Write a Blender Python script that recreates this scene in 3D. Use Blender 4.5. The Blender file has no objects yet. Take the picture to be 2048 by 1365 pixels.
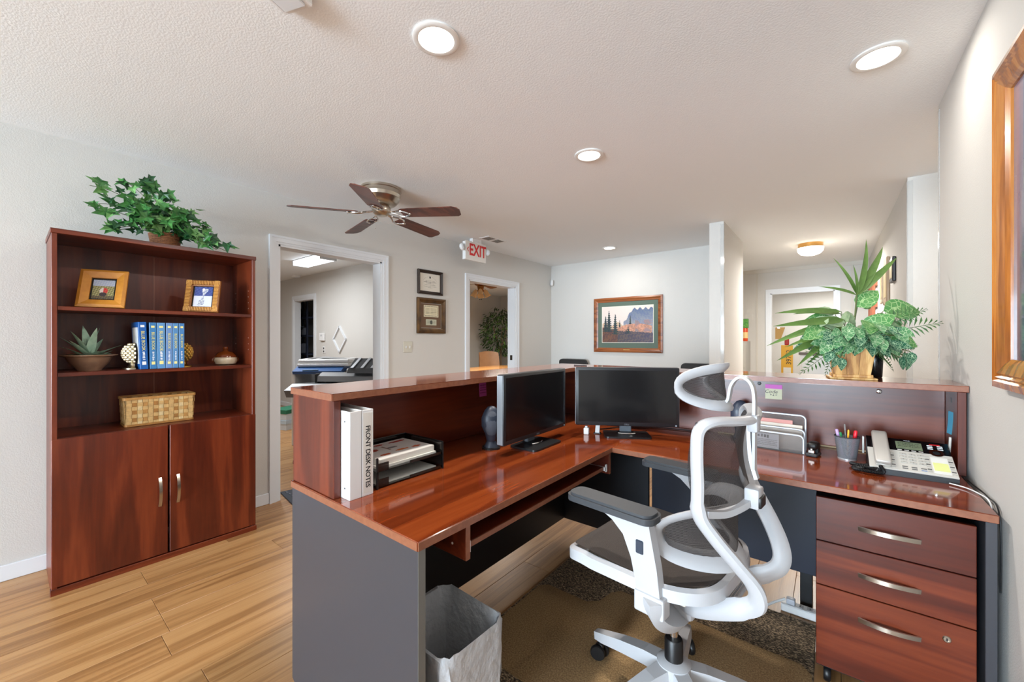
import bpy, bmesh, math, random
from mathutils import Vector, Matrix
rnd = random.Random(11)
SC = bpy.context.scene
COL = SC.collection
PI = math.pi
R = math.radians

# ------------------------------------------------------------------ camera
F_PX, CXP, CYP, CAM_H = 803.0, 1024.0, 680.0, 1.287
TH = math.atan(637.0 / F_PX)
cam = bpy.data.cameras.new('camera'); camo = bpy.data.objects.new('camera', cam); COL.objects.link(camo)
cam.sensor_width = 36.0; cam.sensor_fit = 'HORIZONTAL'; cam.lens = 36.0 * F_PX / 2048
cam.shift_y = -(682.5 - CYP) / 2048.0
cam.clip_start = 0.02
camo.location = (0, 0, CAM_H); camo.rotation_euler = (PI / 2, 0, TH)
SC.camera = camo

# ------------------------------------------------------------------ world, light, exposure
SC.view_settings.view_transform = 'Standard'; SC.view_settings.look = 'None'
SC.view_settings.gamma = 1.0; SC.view_settings.use_curve_mapping = False
SC.view_settings.exposure = 0.82
W = bpy.data.worlds.new('world'); SC.world = W; W.use_nodes = True
W.node_tree.nodes['Background'].inputs[0].default_value = (0.75, 0.87, 1.0, 1)
W.node_tree.nodes['Background'].inputs[1].default_value = 1.2

def area_light(name, loc, rot, sx, sy, power, color=(1, 1, 1), shape='RECTANGLE', spread=None):
    l = bpy.data.lights.new(name, 'AREA'); l.shape = shape; l.size = sx
    if shape in ('RECTANGLE', 'ELLIPSE'): l.size_y = sy
    l.energy = power; l.color = color
    if spread is not None: l.spread = spread
    o = bpy.data.objects.new(name, l); COL.objects.link(o); o.location = loc; o.rotation_euler = rot
    return o
DAY = (0.68, 0.85, 1.0); WARM = (1.0, 0.96, 0.90)
# daylight entering by the windows in the front wall behind the photographer
area_light('window_daylight', (-2.25, -6.96, 1.2), (R(90), 0, 0), 1.5, 1.7, 265, DAY)
area_light('window_daylight', (-0.45, -6.96, 1.2), (R(90), 0, 0), 1.3, 1.7, 235, DAY)

# ------------------------------------------------------------------ materials
def lin(c):
    return tuple(((v / 255) / 12.92 if v / 255 <= 0.04045 else ((v / 255 + 0.055) / 1.055) ** 2.4) for v in c[:3]) + (1.0,)
MATS = {}
def mat(name, color=(128, 128, 128), rough=0.5, metal=0.0, bump=None, spec=0.5, coat=0.0, trans=0.0, alpha=1.0, emit=None, noise=None, sheen=0.0, ior=None):
    """plain procedural material; bump=(scale,strength,distance), noise=(scale, colour2, amount)"""
    if name in MATS: return MATS[name]
    m = bpy.data.materials.new(name); m.use_nodes = True; nt = m.node_tree; b = nt.nodes['Principled BSDF']
    b.inputs['Base Color'].default_value = lin(color); b.inputs['Roughness'].default_value = rough; b.inputs['Metallic'].default_value = metal
    b.inputs['Specular IOR Level'].default_value = spec; b.inputs['Coat Weight'].default_value = coat; b.inputs['Coat Roughness'].default_value = 0.08
    b.inputs['Transmission Weight'].default_value = trans; b.inputs['Alpha'].default_value = alpha
    if ior: b.inputs['IOR'].default_value = ior
    if sheen: b.inputs['Sheen Weight'].default_value = sheen
    if emit: b.inputs['Emission Color'].default_value = lin(emit[0]); b.inputs['Emission Strength'].default_value = emit[1]
    if bump or noise: tc = nt.nodes.new('ShaderNodeTexCoord')
    if noise:
        n = nt.nodes.new('ShaderNodeTexNoise'); n.inputs['Scale'].default_value = noise[0]; n.inputs['Detail'].default_value = 4
        nt.links.new(tc.outputs['Object'], n.inputs['Vector'])
        mx = nt.nodes.new('ShaderNodeMix'); mx.data_type = 'RGBA'; mx.inputs['A'].default_value = lin(color); mx.inputs['B'].default_value = lin(noise[1])
        rp = nt.nodes.new('ShaderNodeMapRange'); rp.inputs['From Min'].default_value = 0.35; rp.inputs['From Max'].default_value = 0.65; rp.inputs['To Max'].default_value = noise[2]
        nt.links.new(n.outputs['Fac'], rp.inputs['Value']); nt.links.new(rp.outputs['Result'], mx.inputs['Factor']); nt.links.new(mx.outputs['Result'], b.inputs['Base Color'])
    if bump:
        n = nt.nodes.new('ShaderNodeTexNoise'); n.inputs['Scale'].default_value = bump[0]; n.inputs['Detail'].default_value = 3
        nt.links.new(tc.outputs['Object'], n.inputs['Vector'])
        bp = nt.nodes.new('ShaderNodeBump'); bp.inputs['Strength'].default_value = bump[1]; bp.inputs['Distance'].default_value = bump[2]
        nt.links.new(n.outputs['Fac'], bp.inputs['Height']); nt.links.new(bp.outputs['Normal'], b.inputs['Normal'])
    MATS[name] = m
    return m

def wood(name, axis, cols, rough=0.3, scale=7.0, stretch=0.07, coat=0.0, rand=False, figure=0.35, bump=0.0):
    """streaky wood; grain runs along axis 0/1/2 of the object"""
    if name in MATS: return MATS[name]
    m = bpy.data.materials.new(name); m.use_nodes = True; nt = m.node_tree; b = nt.nodes['Principled BSDF']; L = nt.links.new
    tc = nt.nodes.new('ShaderNodeTexCoord'); mp = nt.nodes.new('ShaderNodeMapping')
    s = [scale] * 3; s[axis] = scale * stretch; mp.inputs['Scale'].default_value = s
    src = tc.outputs['Object']
    oi = nt.nodes.new('ShaderNodeObjectInfo')
    if rand:
        ad = nt.nodes.new('ShaderNodeVectorMath'); ad.operation = 'ADD'
        ml = nt.nodes.new('ShaderNodeVectorMath'); ml.operation = 'SCALE'; ml.inputs[0].default_value = (37.0, 91.0, 53.0)
        L(oi.outputs['Random'], ml.inputs['Scale']); L(src, ad.inputs[0]); L(ml.outputs[0], ad.inputs[1]); src = ad.outputs[0]
    L(src, mp.inputs['Vector'])
    n1 = nt.nodes.new('ShaderNodeTexNoise'); n1.inputs['Scale'].default_value = 1.0; n1.inputs['Detail'].default_value = 5; n1.inputs['Distortion'].default_value = 0.9
    L(mp.outputs[0], n1.inputs['Vector'])
    n2 = nt.nodes.new('ShaderNodeTexNoise'); n2.inputs['Scale'].default_value = 9.0; n2.inputs['Detail'].default_value = 3
    L(mp.outputs[0], n2.inputs['Vector'])
    # ring figure
    wv = nt.nodes.new('ShaderNodeMath'); wv.operation = 'MULTIPLY'; wv.inputs[1].default_value = 26.0
    L(n1.outputs['Fac'], wv.inputs[0])
    sn = nt.nodes.new('ShaderNodeMath'); sn.operation = 'SINE'; L(wv.outputs[0], sn.inputs[0])
    a1 = nt.nodes.new('ShaderNodeMath'); a1.operation = 'MULTIPLY_ADD'; a1.inputs[1].default_value = figure * 0.18; L(sn.outputs[0], a1.inputs[0]); L(n1.outputs['Fac'], a1.inputs[2])
    a2 = nt.nodes.new('ShaderNodeMath'); a2.operation = 'MULTIPLY_ADD'; a2.inputs[1].default_value = 0.28; L(n2.outputs['Fac'], a2.inputs[0]); L(a1.outputs[0], a2.inputs[2])
    last = a2.outputs[0]
    if rand:
        a3 = nt.nodes.new('ShaderNodeMath'); a3.operation = 'MULTIPLY_ADD'; a3.inputs[1].default_value = 0.13; L(oi.outputs['Random'], a3.inputs[0]); L(last, a3.inputs[2])
        a4 = nt.nodes.new('ShaderNodeMath'); a4.operation = 'SUBTRACT'; a4.inputs[1].default_value = 0.065; L(a3.outputs[0], a4.inputs[0]); last = a4.outputs[0]
    cr = nt.nodes.new('ShaderNodeValToRGB'); e = cr.color_ramp.elements
    e[0].position = 0.38; e[0].color = lin(cols[0]); e[1].position = 0.9; e[1].color = lin(cols[2])
    k = e.new(0.64); k.color = lin(cols[1])
    L(last, cr.inputs['Fac']); L(cr.outputs['Color'], b.inputs['Base Color'])
    b.inputs['Roughness'].default_value = rough; b.inputs['Coat Weight'].default_value = coat; b.inputs['Coat Roughness'].default_value = 0.05
    if bump:
        bp = nt.nodes.new('ShaderNodeBump'); bp.inputs['Strength'].default_value = bump; bp.inputs['Distance'].default_value = 0.002
        L(n2.outputs['Fac'], bp.inputs['Height']); L(bp.outputs['Normal'], b.inputs['Normal'])
    MATS[name] = m
    return m
CH = ((64, 21, 11), (98, 37, 18), (128, 57, 29))
cherry = [wood('cherry_laminate_%s' % 'xyz'[i], i, CH, 0.30) for i in range(3)]
cherry_top = [wood('cherry_worktop_%s' % 'xyz'[i], i, ((84, 31, 13), (124, 52, 22), (148, 72, 33)), 0.11, coat=0.4) for i in range(3)]
M_EDGE = mat('cherry_edge_band', (142, 88, 62), 0.35, noise=(60, (120, 70, 48), 0.6))
PLK = ((136, 94, 54), (174, 128, 80), (196, 152, 102))
M_PLANK = wood('oak_plank', 1, PLK, 0.33, scale=20.0, stretch=0.035, rand=True, figure=0.2, bump=0.1)
M_WALL = mat('wall_paint', (208, 205, 200), 0.85, bump=(190, 0.22, 0.004))
M_CEIL = mat('ceiling_texture', (240, 242, 243), 0.95, bump=(130, 0.2, 0.006))
M_WHITE = mat('white_trim_paint', (226, 229, 233), 0.45)
M_SUB = mat('floor_underlay', (60, 42, 26), 0.8)
M_GRAPH = mat('graphite_laminate', (60, 60, 65), 0.35)
M_BLACK = mat('black_plastic', (18, 18, 20), 0.4)
M_BLACKP = mat('black_panel', (16, 18, 26), 0.5)
M_DKG = mat('dark_grey_plastic', (52, 54, 58), 0.45)
M_STEEL = mat('brushed_nickel', (190, 180, 166), 0.28, 1.0)
M_CHROME = mat('chrome', (210, 210, 210), 0.12, 1.0)
M_WPL = mat('white_plastic', (232, 231, 230), 0.4)
M_PAPER = mat('paper', (226, 222, 214), 0.8)
M_MESH = None

def attr_mat(name, rough=0.5, coat=0.0):
    if name in MATS: return MATS[name]
    m = bpy.data.materials.new(name); m.use_nodes = True; nt = m.node_tree; b = nt.nodes['Principled BSDF']
    a = nt.nodes.new('ShaderNodeAttribute'); a.attribute_name = 'print'; nt.links.new(a.outputs['Color'], b.inputs['Base Color'])
    b.inputs['Roughness'].default_value = rough; b.inputs['Coat Weight'].default_value = coat
    MATS[name] = m
    return m

def speckle(name, c1, c2, c3, sc, rough=0.95, bump=0.6, warp=(1, 1, 1)):
    if name in MATS: return MATS[name]
    m = bpy.data.materials.new(name); m.use_nodes = True; nt = m.node_tree; b = nt.nodes['Principled BSDF']; L = nt.links.new
    tc = nt.nodes.new('ShaderNodeTexCoord'); mp = nt.nodes.new('ShaderNodeMapping'); mp.inputs['Scale'].default_value = warp; L(tc.outputs['Object'], mp.inputs['Vector'])
    n = nt.nodes.new('ShaderNodeTexNoise'); n.inputs['Scale'].default_value = sc; n.inputs['Detail'].default_value = 3; n.inputs['Roughness'].default_value = 0.7; L(mp.outputs[0], n.inputs['Vector'])
    cr = nt.nodes.new('ShaderNodeValToRGB'); e = cr.color_ramp.elements; e[0].position = 0.36; e[0].color = lin(c1); e[1].position = 0.64; e[1].color = lin(c3)
    k = e.new(0.5); k.color = lin(c2)
    L(n.outputs['Fac'], cr.inputs['Fac']); L(cr.outputs['Color'], b.inputs['Base Color']); b.inputs['Roughness'].default_value = rough
    bp = nt.nodes.new('ShaderNodeBump'); bp.inputs['Strength'].default_value = bump; bp.inputs['Distance'].default_value = 0.004; L(n.outputs['Fac'], bp.inputs['Height']); L(bp.outputs['Normal'], b.inputs['Normal'])
    MATS[name] = m
    return m

def mesh_fabric(name, color, see=0.15, sc=420):
    if name in MATS: return MATS[name]
    m = bpy.data.materials.new(name); m.use_nodes = True; nt = m.node_tree; b = nt.nodes['Principled BSDF']; L = nt.links.new
    tc = nt.nodes.new('ShaderNodeTexCoord'); ck = nt.nodes.new('ShaderNodeTexChecker'); ck.inputs['Scale'].default_value = sc
    ck.inputs['Color1'].default_value = lin(color); ck.inputs['Color2'].default_value = lin(tuple(min(255, int(c * 1.9 + 14)) for c in color))
    L(tc.outputs['Object'], ck.inputs['Vector']); L(ck.outputs['Color'], b.inputs['Base Color']); b.inputs['Roughness'].default_value = 0.75
    b.inputs['Alpha'].default_value = 1 - see
    MATS[name] = m
    return m
M_MESH = mesh_fabric('seat_mesh_fabric', (38, 33, 30), 0.04)
M_MESHB = mesh_fabric('back_mesh_fabric', (34, 31, 30), 0.2)

# ------------------------------------------------------------------ mesh builder
class MB:
    def __init__(s): s.bm = bmesh.new()
    def _x(s, vs, M):
        if M is not None:
            for v in vs: v.co = M @ v.co
    def box(s, x0, x1, y0, y1, z0, z1, bev=0.0, seg=1, M=None):
        r = bmesh.ops.create_cube(s.bm, size=1.0); vs = r['verts']
        for v in vs:
            v.co = Vector(((x0 + x1) / 2 + v.co.x * (x1 - x0), (y0 + y1) / 2 + v.co.y * (y1 - y0), (z0 + z1) / 2 + v.co.z * (z1 - z0)))
        if bev > 0:
            es = list({e for v in vs for e in v.link_edges})
            rb = bmesh.ops.bevel(s.bm, geom=es, offset=bev, segments=seg, affect='EDGES', profile=0.5)
            vs = list({v for f in rb['faces'] for v in f.verts} | {v for v in vs if v.is_valid})
        s._x(vs, M); return s
    def lathe(s, prof, n=24, c=(0, 0, 0), M=None, cap=True):
        rings = []
        allv = []
        for (r, z) in prof:
            if r < 1e-6:
                v = s.bm.verts.new((c[0], c[1], c[2] + z)); rings.append([v]); allv.append(v)
            else:
                ring = [s.bm.verts.new((c[0] + r * math.cos(2 * PI * i / n), c[1] + r * math.sin(2 * PI * i / n), c[2] + z)) for i in range(n)]
                rings.append(ring); allv += ring
        for a, b in zip(rings, rings[1:]):
            for i in range(n):
                j = (i + 1) % n
                if len(a) == 1 and len(b) == 1: continue
                if len(a) == 1: s.bm.faces.new((a[0], b[j], b[i]))
                elif len(b) == 1: s.bm.faces.new((a[i], a[j], b[0]))
                else: s.bm.faces.new((a[i], a[j], b[j], b[i]))
        if cap:
            if len(rings[0]) > 1: s.bm.faces.new(list(reversed(rings[0])))
            if len(rings[-1]) > 1: s.bm.faces.new(rings[-1])
        s._x(allv, M); return s
    def cyl(s, c, r, h, n=20, M=None, r2=None):
        return s.lathe([(r, 0), (r if r2 is None else r2, h)], n, c, M)
    def ball(s, c, r, n=14, k=8, sz=(1, 1, 1), M=None):
        T = Matrix.Translation(c) @ Matrix.Diagonal((sz[0], sz[1], sz[2], 1)); T = T if M is None else M @ T
        return s.lathe([(r * math.sin(PI * i / k), -r * math.cos(PI * i / k)) for i in range(k + 1)], n, (0, 0, 0), T)
    def sweep(s, pts, sec, up=(0, 0, 1), closed=False, scales=None, M=None):
        """sec: closed list of 2D points (side, up'); swept along pts"""
        P = [Vector(p) for p in pts]; n = len(P); rings = []; upv = Vector(up); allv = []
        prev = None
        for i in range(n):
            if closed: t = P[(i + 1) % n] - P[i - 1]
            else: t = P[min(i + 1, n - 1)] - P[max(i - 1, 0)]
            if t.length < 1e-9: t = Vector((0, 0, 1))
            t.normalize()
            if prev is None:
                u = upv - t * upv.dot(t)
                if u.length < 1e-4: u = Vector((1, 0, 0)) - t * t.x
            else:
                u = prev - t * prev.dot(t)
            u.normalize(); prev = u; sd = t.cross(u)
            k = 1.0 if scales is None else scales[i]
            kk = k if isinstance(k, (tuple, list)) else (k, k)
            ring = [s.bm.verts.new(P[i] + sd * (a * kk[0]) + u * (b * kk[1])) for a, b in sec]
            rings.append(ring); allv += ring
        m = len(sec)
        for i in range(n if closed else n - 1):
            a, b = rings[i], rings[(i + 1) % n]
            for j in range(m):
                s.bm.faces.new((a[j], a[(j + 1) % m], b[(j + 1) % m], b[j]))
        if not closed:
            s.bm.faces.new(list(reversed(rings[0]))); s.bm.faces.new(rings[-1])
        s._x(allv, M); return s
    def tube(s, pts, r, n=8, closed=False, scales=None, up=(0, 0, 1), M=None, flat=1.0):
        return s.sweep(pts, [(r * math.cos(2 * PI * i / n), r * flat * math.sin(2 * PI * i / n)) for i in range(n)], up, closed, scales, M)
    def prism(s, poly, z0, z1, M=None):
        a = [s.bm.verts.new((x, y, z0)) for x, y in poly]; b = [s.bm.verts.new((x, y, z1)) for x, y in poly]; n = len(poly)
        s.bm.faces.new(list(reversed(a))); s.bm.faces.new(b)
        for i in range(n): s.bm.faces.new((a[i], a[(i + 1) % n], b[(i + 1) % n], b[i]))
        s._x(a + b, M); return s
    def grid(s, fn, nu, nv, M=None, thick=None):
        """fn(u,v)->point"""
        V = [[s.bm.verts.new(fn(i / nu, j / nv)) for j in range(nv + 1)] for i in range(nu + 1)]
        for i in range(nu):
            for j in range(nv): s.bm.faces.new((V[i][j], V[i + 1][j], V[i + 1][j + 1], V[i][j + 1]))
        s._x([v for r in V for v in r], M); return s
    def build(s, name, m, parent=None, smooth=False, loc=None, rot=None):
        bmesh.ops.recalc_face_normals(s.bm, faces=s.bm.faces)
        me = bpy.data.meshes.new(name); s.bm.to_mesh(me); s.bm.free()
        if smooth: smooth_by_angle(me)
        o = bpy.data.objects.new(name, me); COL.objects.link(o); me.materials.append(m)
        if parent is not None: o.parent = parent
        if loc is not None: o.location = loc
        if rot is not None: o.rotation_euler = rot
        return o

def smooth_by_angle(me, ang=0.7):
    me.shade_smooth()
    try: me.set_sharp_from_angle(angle=ang)
    except Exception: pass

def tag(o, label, cat, group=None, kind=None):
    if label: o['label'] = label
    if cat: o['category'] = cat
    if group: o['group'] = group
    if kind: o['kind'] = kind
    return o
def thing(name, label, cat, loc=(0, 0, 0), rz=0.0, group=None):
    o = bpy.data.objects.new(name, None); COL.objects.link(o); o.location = loc; o.rotation_euler = (0, 0, rz); o.empty_display_size = 0.05
    return tag(o, label, cat, group)
def struct(o):
    o['kind'] = 'structure'; return o
def box(name, m, parent, x0, x1, y0, y1, z0, z1, bev=0.0, seg=1, M=None, smooth=False):
    return MB().box(x0, x1, y0, y1, z0, z1, bev, seg, M).build(name, m, parent, smooth)
def inst(me, name, parent, M, m=None):
    o = bpy.data.objects.new(name, me); COL.objects.link(o); o.parent = parent; o.matrix_local = M
    return o
def copy_tree(o, parent=None):
    c = o.copy(); COL.objects.link(c); c.parent = parent
    for ch in list(o.children): copy_tree(ch, c)
    return c
def text(name, body, size, m, parent, M, depth=0.0006, align='CENTER', shear=0.0, space=1.0, bold=0.0):
    cu = bpy.data.curves.new(name, 'FONT'); cu.body = body; cu.size = size; cu.align_x = align; cu.align_y = 'CENTER'; cu.extrude = depth; cu.shear = shear; cu.resolution_u = 2
    cu.space_character = space; cu.offset = bold
    t = bpy.data.objects.new(name, cu); COL.objects.link(t)
    me = bpy.data.meshes.new_from_object(t.evaluated_get(bpy.context.evaluated_depsgraph_get()))
    bpy.data.objects.remove(t); me.materials.clear(); me.materials.append(m)
    o = bpy.data.objects.new(name, me); COL.objects.link(o); o.parent = parent; o.matrix_local = M
    return o
def frame_M(o, ex, ey):
    """matrix with local x=ex, y=ey, z=ex x ey, origin o"""
    ex = Vector(ex).normalized(); ey = Vector(ey); ey = (ey - ex * ey.dot(ex)).normalized(); ez = ex.cross(ey)
    return Matrix(((ex.x, ey.x, ez.x, o[0]), (ex.y, ey.y, ez.y, o[1]), (ex.z, ey.z, ez.z, o[2]), (0, 0, 0, 1)))
def printed(name, w, h, fn, parent, M, nx=60, ny=45, rough=0.5, coat=0.0):
    """flat print w x h centred at origin of M, colours fn(u,v) with v up, in sRGB 0-255"""
    bm = bmesh.new(); cl = bm.loops.layers.float_color.new('print')
    V = [[bm.verts.new(((i / nx - 0.5) * w, (j / ny - 0.5) * h, 0)) for j in range(ny + 1)] for i in range(nx + 1)]
    for i in range(nx):
        for j in range(ny):
            f = bm.faces.new((V[i][j], V[i + 1][j], V[i + 1][j + 1], V[i][j + 1])); c = lin(fn((i + 0.5) / nx, (j + 0.5) / ny))
            for lp in f.loops: lp[cl] = c
    me = bpy.data.meshes.new(name); bm.to_mesh(me); bm.free(); me.materials.append(attr_mat('print_%.2f_%.2f' % (rough, coat), rough, coat))
    o = bpy.data.objects.new(name, me); COL.objects.link(o); o.parent = parent; o.matrix_local = M
    return o
def marks(name, m, parent, M, w, ys, size, seed, pen=None):
    """illegible small print (dashes of uneven height) or, with pen set, wavy handwriting lines"""
    q = random.Random(seed); b = MB()
    for y_ in ys:
        if pen:
            n = 36; ph = q.uniform(0, 6)
            b.tube([((i / n - 0.5) * w * q.uniform(0.98, 1.0), y_ + size * 0.5 * math.sin(i * 2.3 + ph) * q.uniform(0.4, 1.0), 0) for i in range(n + 1)], pen, 4)
        else:
            x = -w / 2
            while x < w / 2 - size * 0.3:
                k = size * q.uniform(0.25, 0.6); b.box(x, min(x + k, w / 2), y_ - size * q.uniform(0.25, 0.5), y_ + size * q.uniform(0.25, 0.5), -0.0001, 0.0002); x += k + size * q.uniform(0.12, 0.5)
    for v in b.bm.verts: v.co = M @ v.co
    return tag(b.build(name, m, parent), None, None, None, 'stuff')
def arc(cx, cy, r, a0, a1, n):
    return [(cx + r * math.cos(a0 + (a1 - a0) * i / n), cy + r * math.sin(a0 + (a1 - a0) * i / n)) for i in range(n + 1)]
def rrect(w, h, r, n=4):
    p = []
    for cx, cy, a in ((w / 2 - r, h / 2 - r, 0), (-w / 2 + r, h / 2 - r, PI / 2), (-w / 2 + r, -h / 2 + r, PI), (w / 2 - r, -h / 2 + r, 1.5 * PI)):
        p += arc(cx, cy, r, a, a + PI / 2, n)
    return p
def catmull(pts, k=6):
    P = [Vector(p) for p in pts]; out = []
    for i in range(len(P) - 1):
        a = P[max(i - 1, 0)]; b = P[i]; c = P[i + 1]; d = P[min(i + 2, len(P) - 1)]
        for j in range(k):
            t = j / k
            out.append(0.5 * ((2 * b) + (c - a) * t + (2 * a - 5 * b + 4 * c - d) * t * t + (3 * b - a - 3 * c + d) * t ** 3))
    out.append(P[-1]); return out

# ------------------------------------------------------------------ the setting
XL, XR, YB, YF, ZC = -3.455, 0.42, 5.35, -7.0, 2.445
WT = 0.12
def wallbox(name, segs, m=None):
    b = MB()
    for sgm in segs: b.box(*sgm)
    return struct(b.build(name, m or M_WALL))
D1 = (1.35, 2.293, 2.05); D2 = (3.507, 4.43, 2.025)
wallbox('wall_left', [(XL - WT, XL, YF, D1[0], 0, ZC), (XL - WT, XL, D1[0], D1[1], D1[2], ZC), (XL - WT, XL, D1[1], D2[0], 0, ZC),
                      (XL - WT, XL, D2[0], D2[1], D2[2], ZC), (XL - WT, XL, D2[1], YB + 0.1, 0, ZC)])
wallbox('wall_back', [(XL, -0.945, YB, YB + 0.1, 0, ZC), (-0.945, -0.815, 4.35, YB + 0.1, 0, ZC)])
wallbox('wall_right', [(XR, XR + WT, YF, 2.875, 0, ZC), (0.43, 2.6, 4.0, 4.1, 0, ZC), (0.43, 0.55, 4.1, 7.75, 0, ZC), (XR + WT, 2.6, 2.755, 2.875, 0, ZC), (2.6, 2.7, 2.7, 4.1, 0, ZC)])
# front wall behind the photographer, with two window openings
wallbox('wall_front', [(XL, -3.0, YF - 0.12, YF, 0, ZC), (-3.0, XR, YF - 0.12, YF, 0, 0.3), (-3.0, XR, YF - 0.12, YF, 2.1, ZC), (-1.5, -1.1, YF - 0.12, YF, 0.3, 2.1), (0.2, XR, YF - 0.12, YF, 0.3, 2.1)])
for i, (a, c) in enumerate(((-3.0, -1.5), (-1.1, 0.2))):
    b = MB()
    b.box(a, c, YF - 0.09, YF - 0.03, 0.3, 0.34).box(a, c, YF - 0.09, YF - 0.03, 2.06, 2.1).box(a, a + 0.04, YF - 0.09, YF - 0.03, 0.34, 2.06).box(c - 0.04, c, YF - 0.09, YF - 0.03, 0.34, 2.06).box((a + c) / 2 - 0.02, (a + c) / 2 + 0.02, YF - 0.09, YF - 0.03, 0.34, 2.06)
    struct(b.build('window_%d' % (i + 1), M_WHITE))
struct(box('ceiling', M_CEIL, None, -9.2, 2.7, YF - 0.12, 10.6, ZC, ZC + 0.1))
floor = struct(box('floor', M_SUB, None, XL - 0.13, XR + 0.1, YF - 0.1, YB + 0.1, -0.06, -0.006))
# planks in the main room, seams as in the photo, and inside the printer room doorway
PW = 0.178; PLANKS = {}
def plank(par, x, y0, y1):
    ln = round(y1 - y0, 3)
    if ln < 0.05: return
    if ln not in PLANKS:
        o = MB().box(0.0006, PW - 0.0006, 0.0006, ln - 0.0006, -0.006, 0, 0.0012).build('plank', M_PLANK, par)
        PLANKS[ln] = o.data; o.location = (x, y0, 0)
    else: inst(PLANKS[ln], 'plank', par, Matrix.Translation((x, y0, 0)))
def lay(par, xa, xb, ya, yb, flip=0):
    i0 = math.floor((xa + 2.46) / PW)
    i = i0
    while -2.46 + i * PW < xb - 0.02:
        x = -2.46 + i * PW
        off = (0.45, 1.06, 0.45, 0.80)[(i + flip) % 4] if i in (-1, -2, -3, 0, 1) else 0.3 + 1.22 * ((i * 0.381) % 1.0)
        if i == -1: off = 0.45
        elif i == 1: off = 0.42
        elif i == -2: off = 1.06
        elif i == -3: off = 0.465
        y = off - 1.22 * math.ceil((off - ya) / 1.22)
        while y < yb:
            plank(par, x, max(y, ya), min(y + 1.22, yb)); y += 1.22
        i += 1
lay(floor, XL, XR, -0.75, YB)
struct(box('floor_front', M_PLANK, None, XL, XR, YF, -0.75, -0.02, 0))
floor2 = struct(box('floor_printer_room', M_SUB, None, -9.2, XL - 0.12, 0.3, 3.4, -0.06, -0.006))
lay(floor2, -8.7, XL - 0.15, 1.0, 2.75, 1)
struct(box('floor_printer_side', M_PLANK, None, -9.2, XL - 0.12, 2.75, 3.4, -0.006, 0)); struct(box('floor_printer_near', M_PLANK, None, -9.2, XL - 0.12, 0.3, 1.0, -0.006, 0))
struct(box('floor_hall', mat('hall_vinyl', (176, 160, 138), 0.4), None, -3.4, 2.6, YB + 0.1, 10.4, -0.05, 0)); struct(box('floor_passage', M_PLANK, None, XR + 0.1, 2.6, 2.8, YB + 0.1, -0.05, 0))
struct(box('floor_meeting_room', mat('meeting_room_carpet', (120, 108, 94), 0.95), None, -9.2, XL - 0.12, 3.4, 10.4, -0.05, 0))
# printer room shell
wallbox('wall_printer_room', [(-9.1, -7.88, 3.37, 3.47, 0, ZC), (-7.12, XL - WT, 3.37, 3.47, 0, ZC), (-7.88, -7.12, 3.37, 3.47, 2.02, ZC), (-9.2, -9.1, 0.3, 3.47, 0, ZC), (-9.1, XL - WT, 0.3, 0.4, 0, ZC),
                               (-9.2, -6.9, 4.05, 4.12, 0, ZC), (-9.2, -9.1, 3.47, 4.05, 0, ZC), (-7.0, -6.9, 3.47, 4.05, 0, ZC)])
# meeting room shell
wallbox('wall_meeting_room', [(-7.0, -6.9, 4.12, 10.3, 0, ZC), (-7.0, XL - WT, 8.2, 8.3, 0, ZC)])
# hall shell: panelled far wall with a doorway
wallbox('wall_hall', [(-3.4, -0.767, 7.75, 7.85, 0, ZC), (-0.767, 0.05, 7.75, 7.85, 2.04, ZC), (0.05, 0.55, 7.75, 7.85, 0, ZC), (-3.4, -3.3, YB + 0.1, 7.85, 0, ZC), (-1.6, 1.2, 10.2, 10.3, 0, ZC), (-1.6, -1.5, 7.85, 10.3, 0, ZC), (1.1, 1.2, 7.85, 10.3, 0, ZC)])
hp = MB()
for gx in (-1.6, -0.956, 0.25): hp.box(gx - 0.012, gx + 0.012, 7.742, 7.75, 0.1, 2.38)
hp.box(-3.3, 0.43, 7.738, 7.75, 2.385, ZC)
struct(hp.build('trim_6', mat('hall_batten', (206, 201, 192), 0.6)))
for (y0, y1), x in (((4.1, 7.75), 0.43),):
    pass

def casing(name, x, y0, y1, zt, wd=0.068, side=1):
    """stepped door casing on plane x, opening y0..y1, plus jambs through the wall"""
    b = MB()
    for k, (i0, i1, t) in enumerate(((0.0, 0.018, 0.010), (0.018, 0.05, 0.016), (0.05, wd, 0.021))):
        b.box(x, x + side * t, y0 - i1, y0 - i0, 0, zt + i1).box(x, x + side * t, y1 + i0, y1 + i1, 0, zt + i1).box(x, x + side * t, y0 - i0, y1 + i0, zt + i0, zt + i1)
    xa, xb = x - side * (WT + 0.004), x + side * 0.004
    b.box(min(xa, xb), max(xa, xb), y0, y0 + 0.016, 0, zt).box(min(xa, xb), max(xa, xb), y1 - 0.016, y1, 0, zt).box(min(xa, xb), max(xa, xb), y0, y1, zt - 0.016, zt)
    return struct(b.build(name, M_WHITE))
casing('trim_1', XL, D1[0], D1[1], D1[2]); casing('trim_2', XL, D2[0], D2[1], D2[2])
struct(box('trim_5', mat('dark_metal', (70, 66, 60), 0.4, 0.8), None, XL - 0.08, XL - 0.04, D2[1] - 0.0185, D2[1] - 0.016, 1.0, 1.07))
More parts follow.
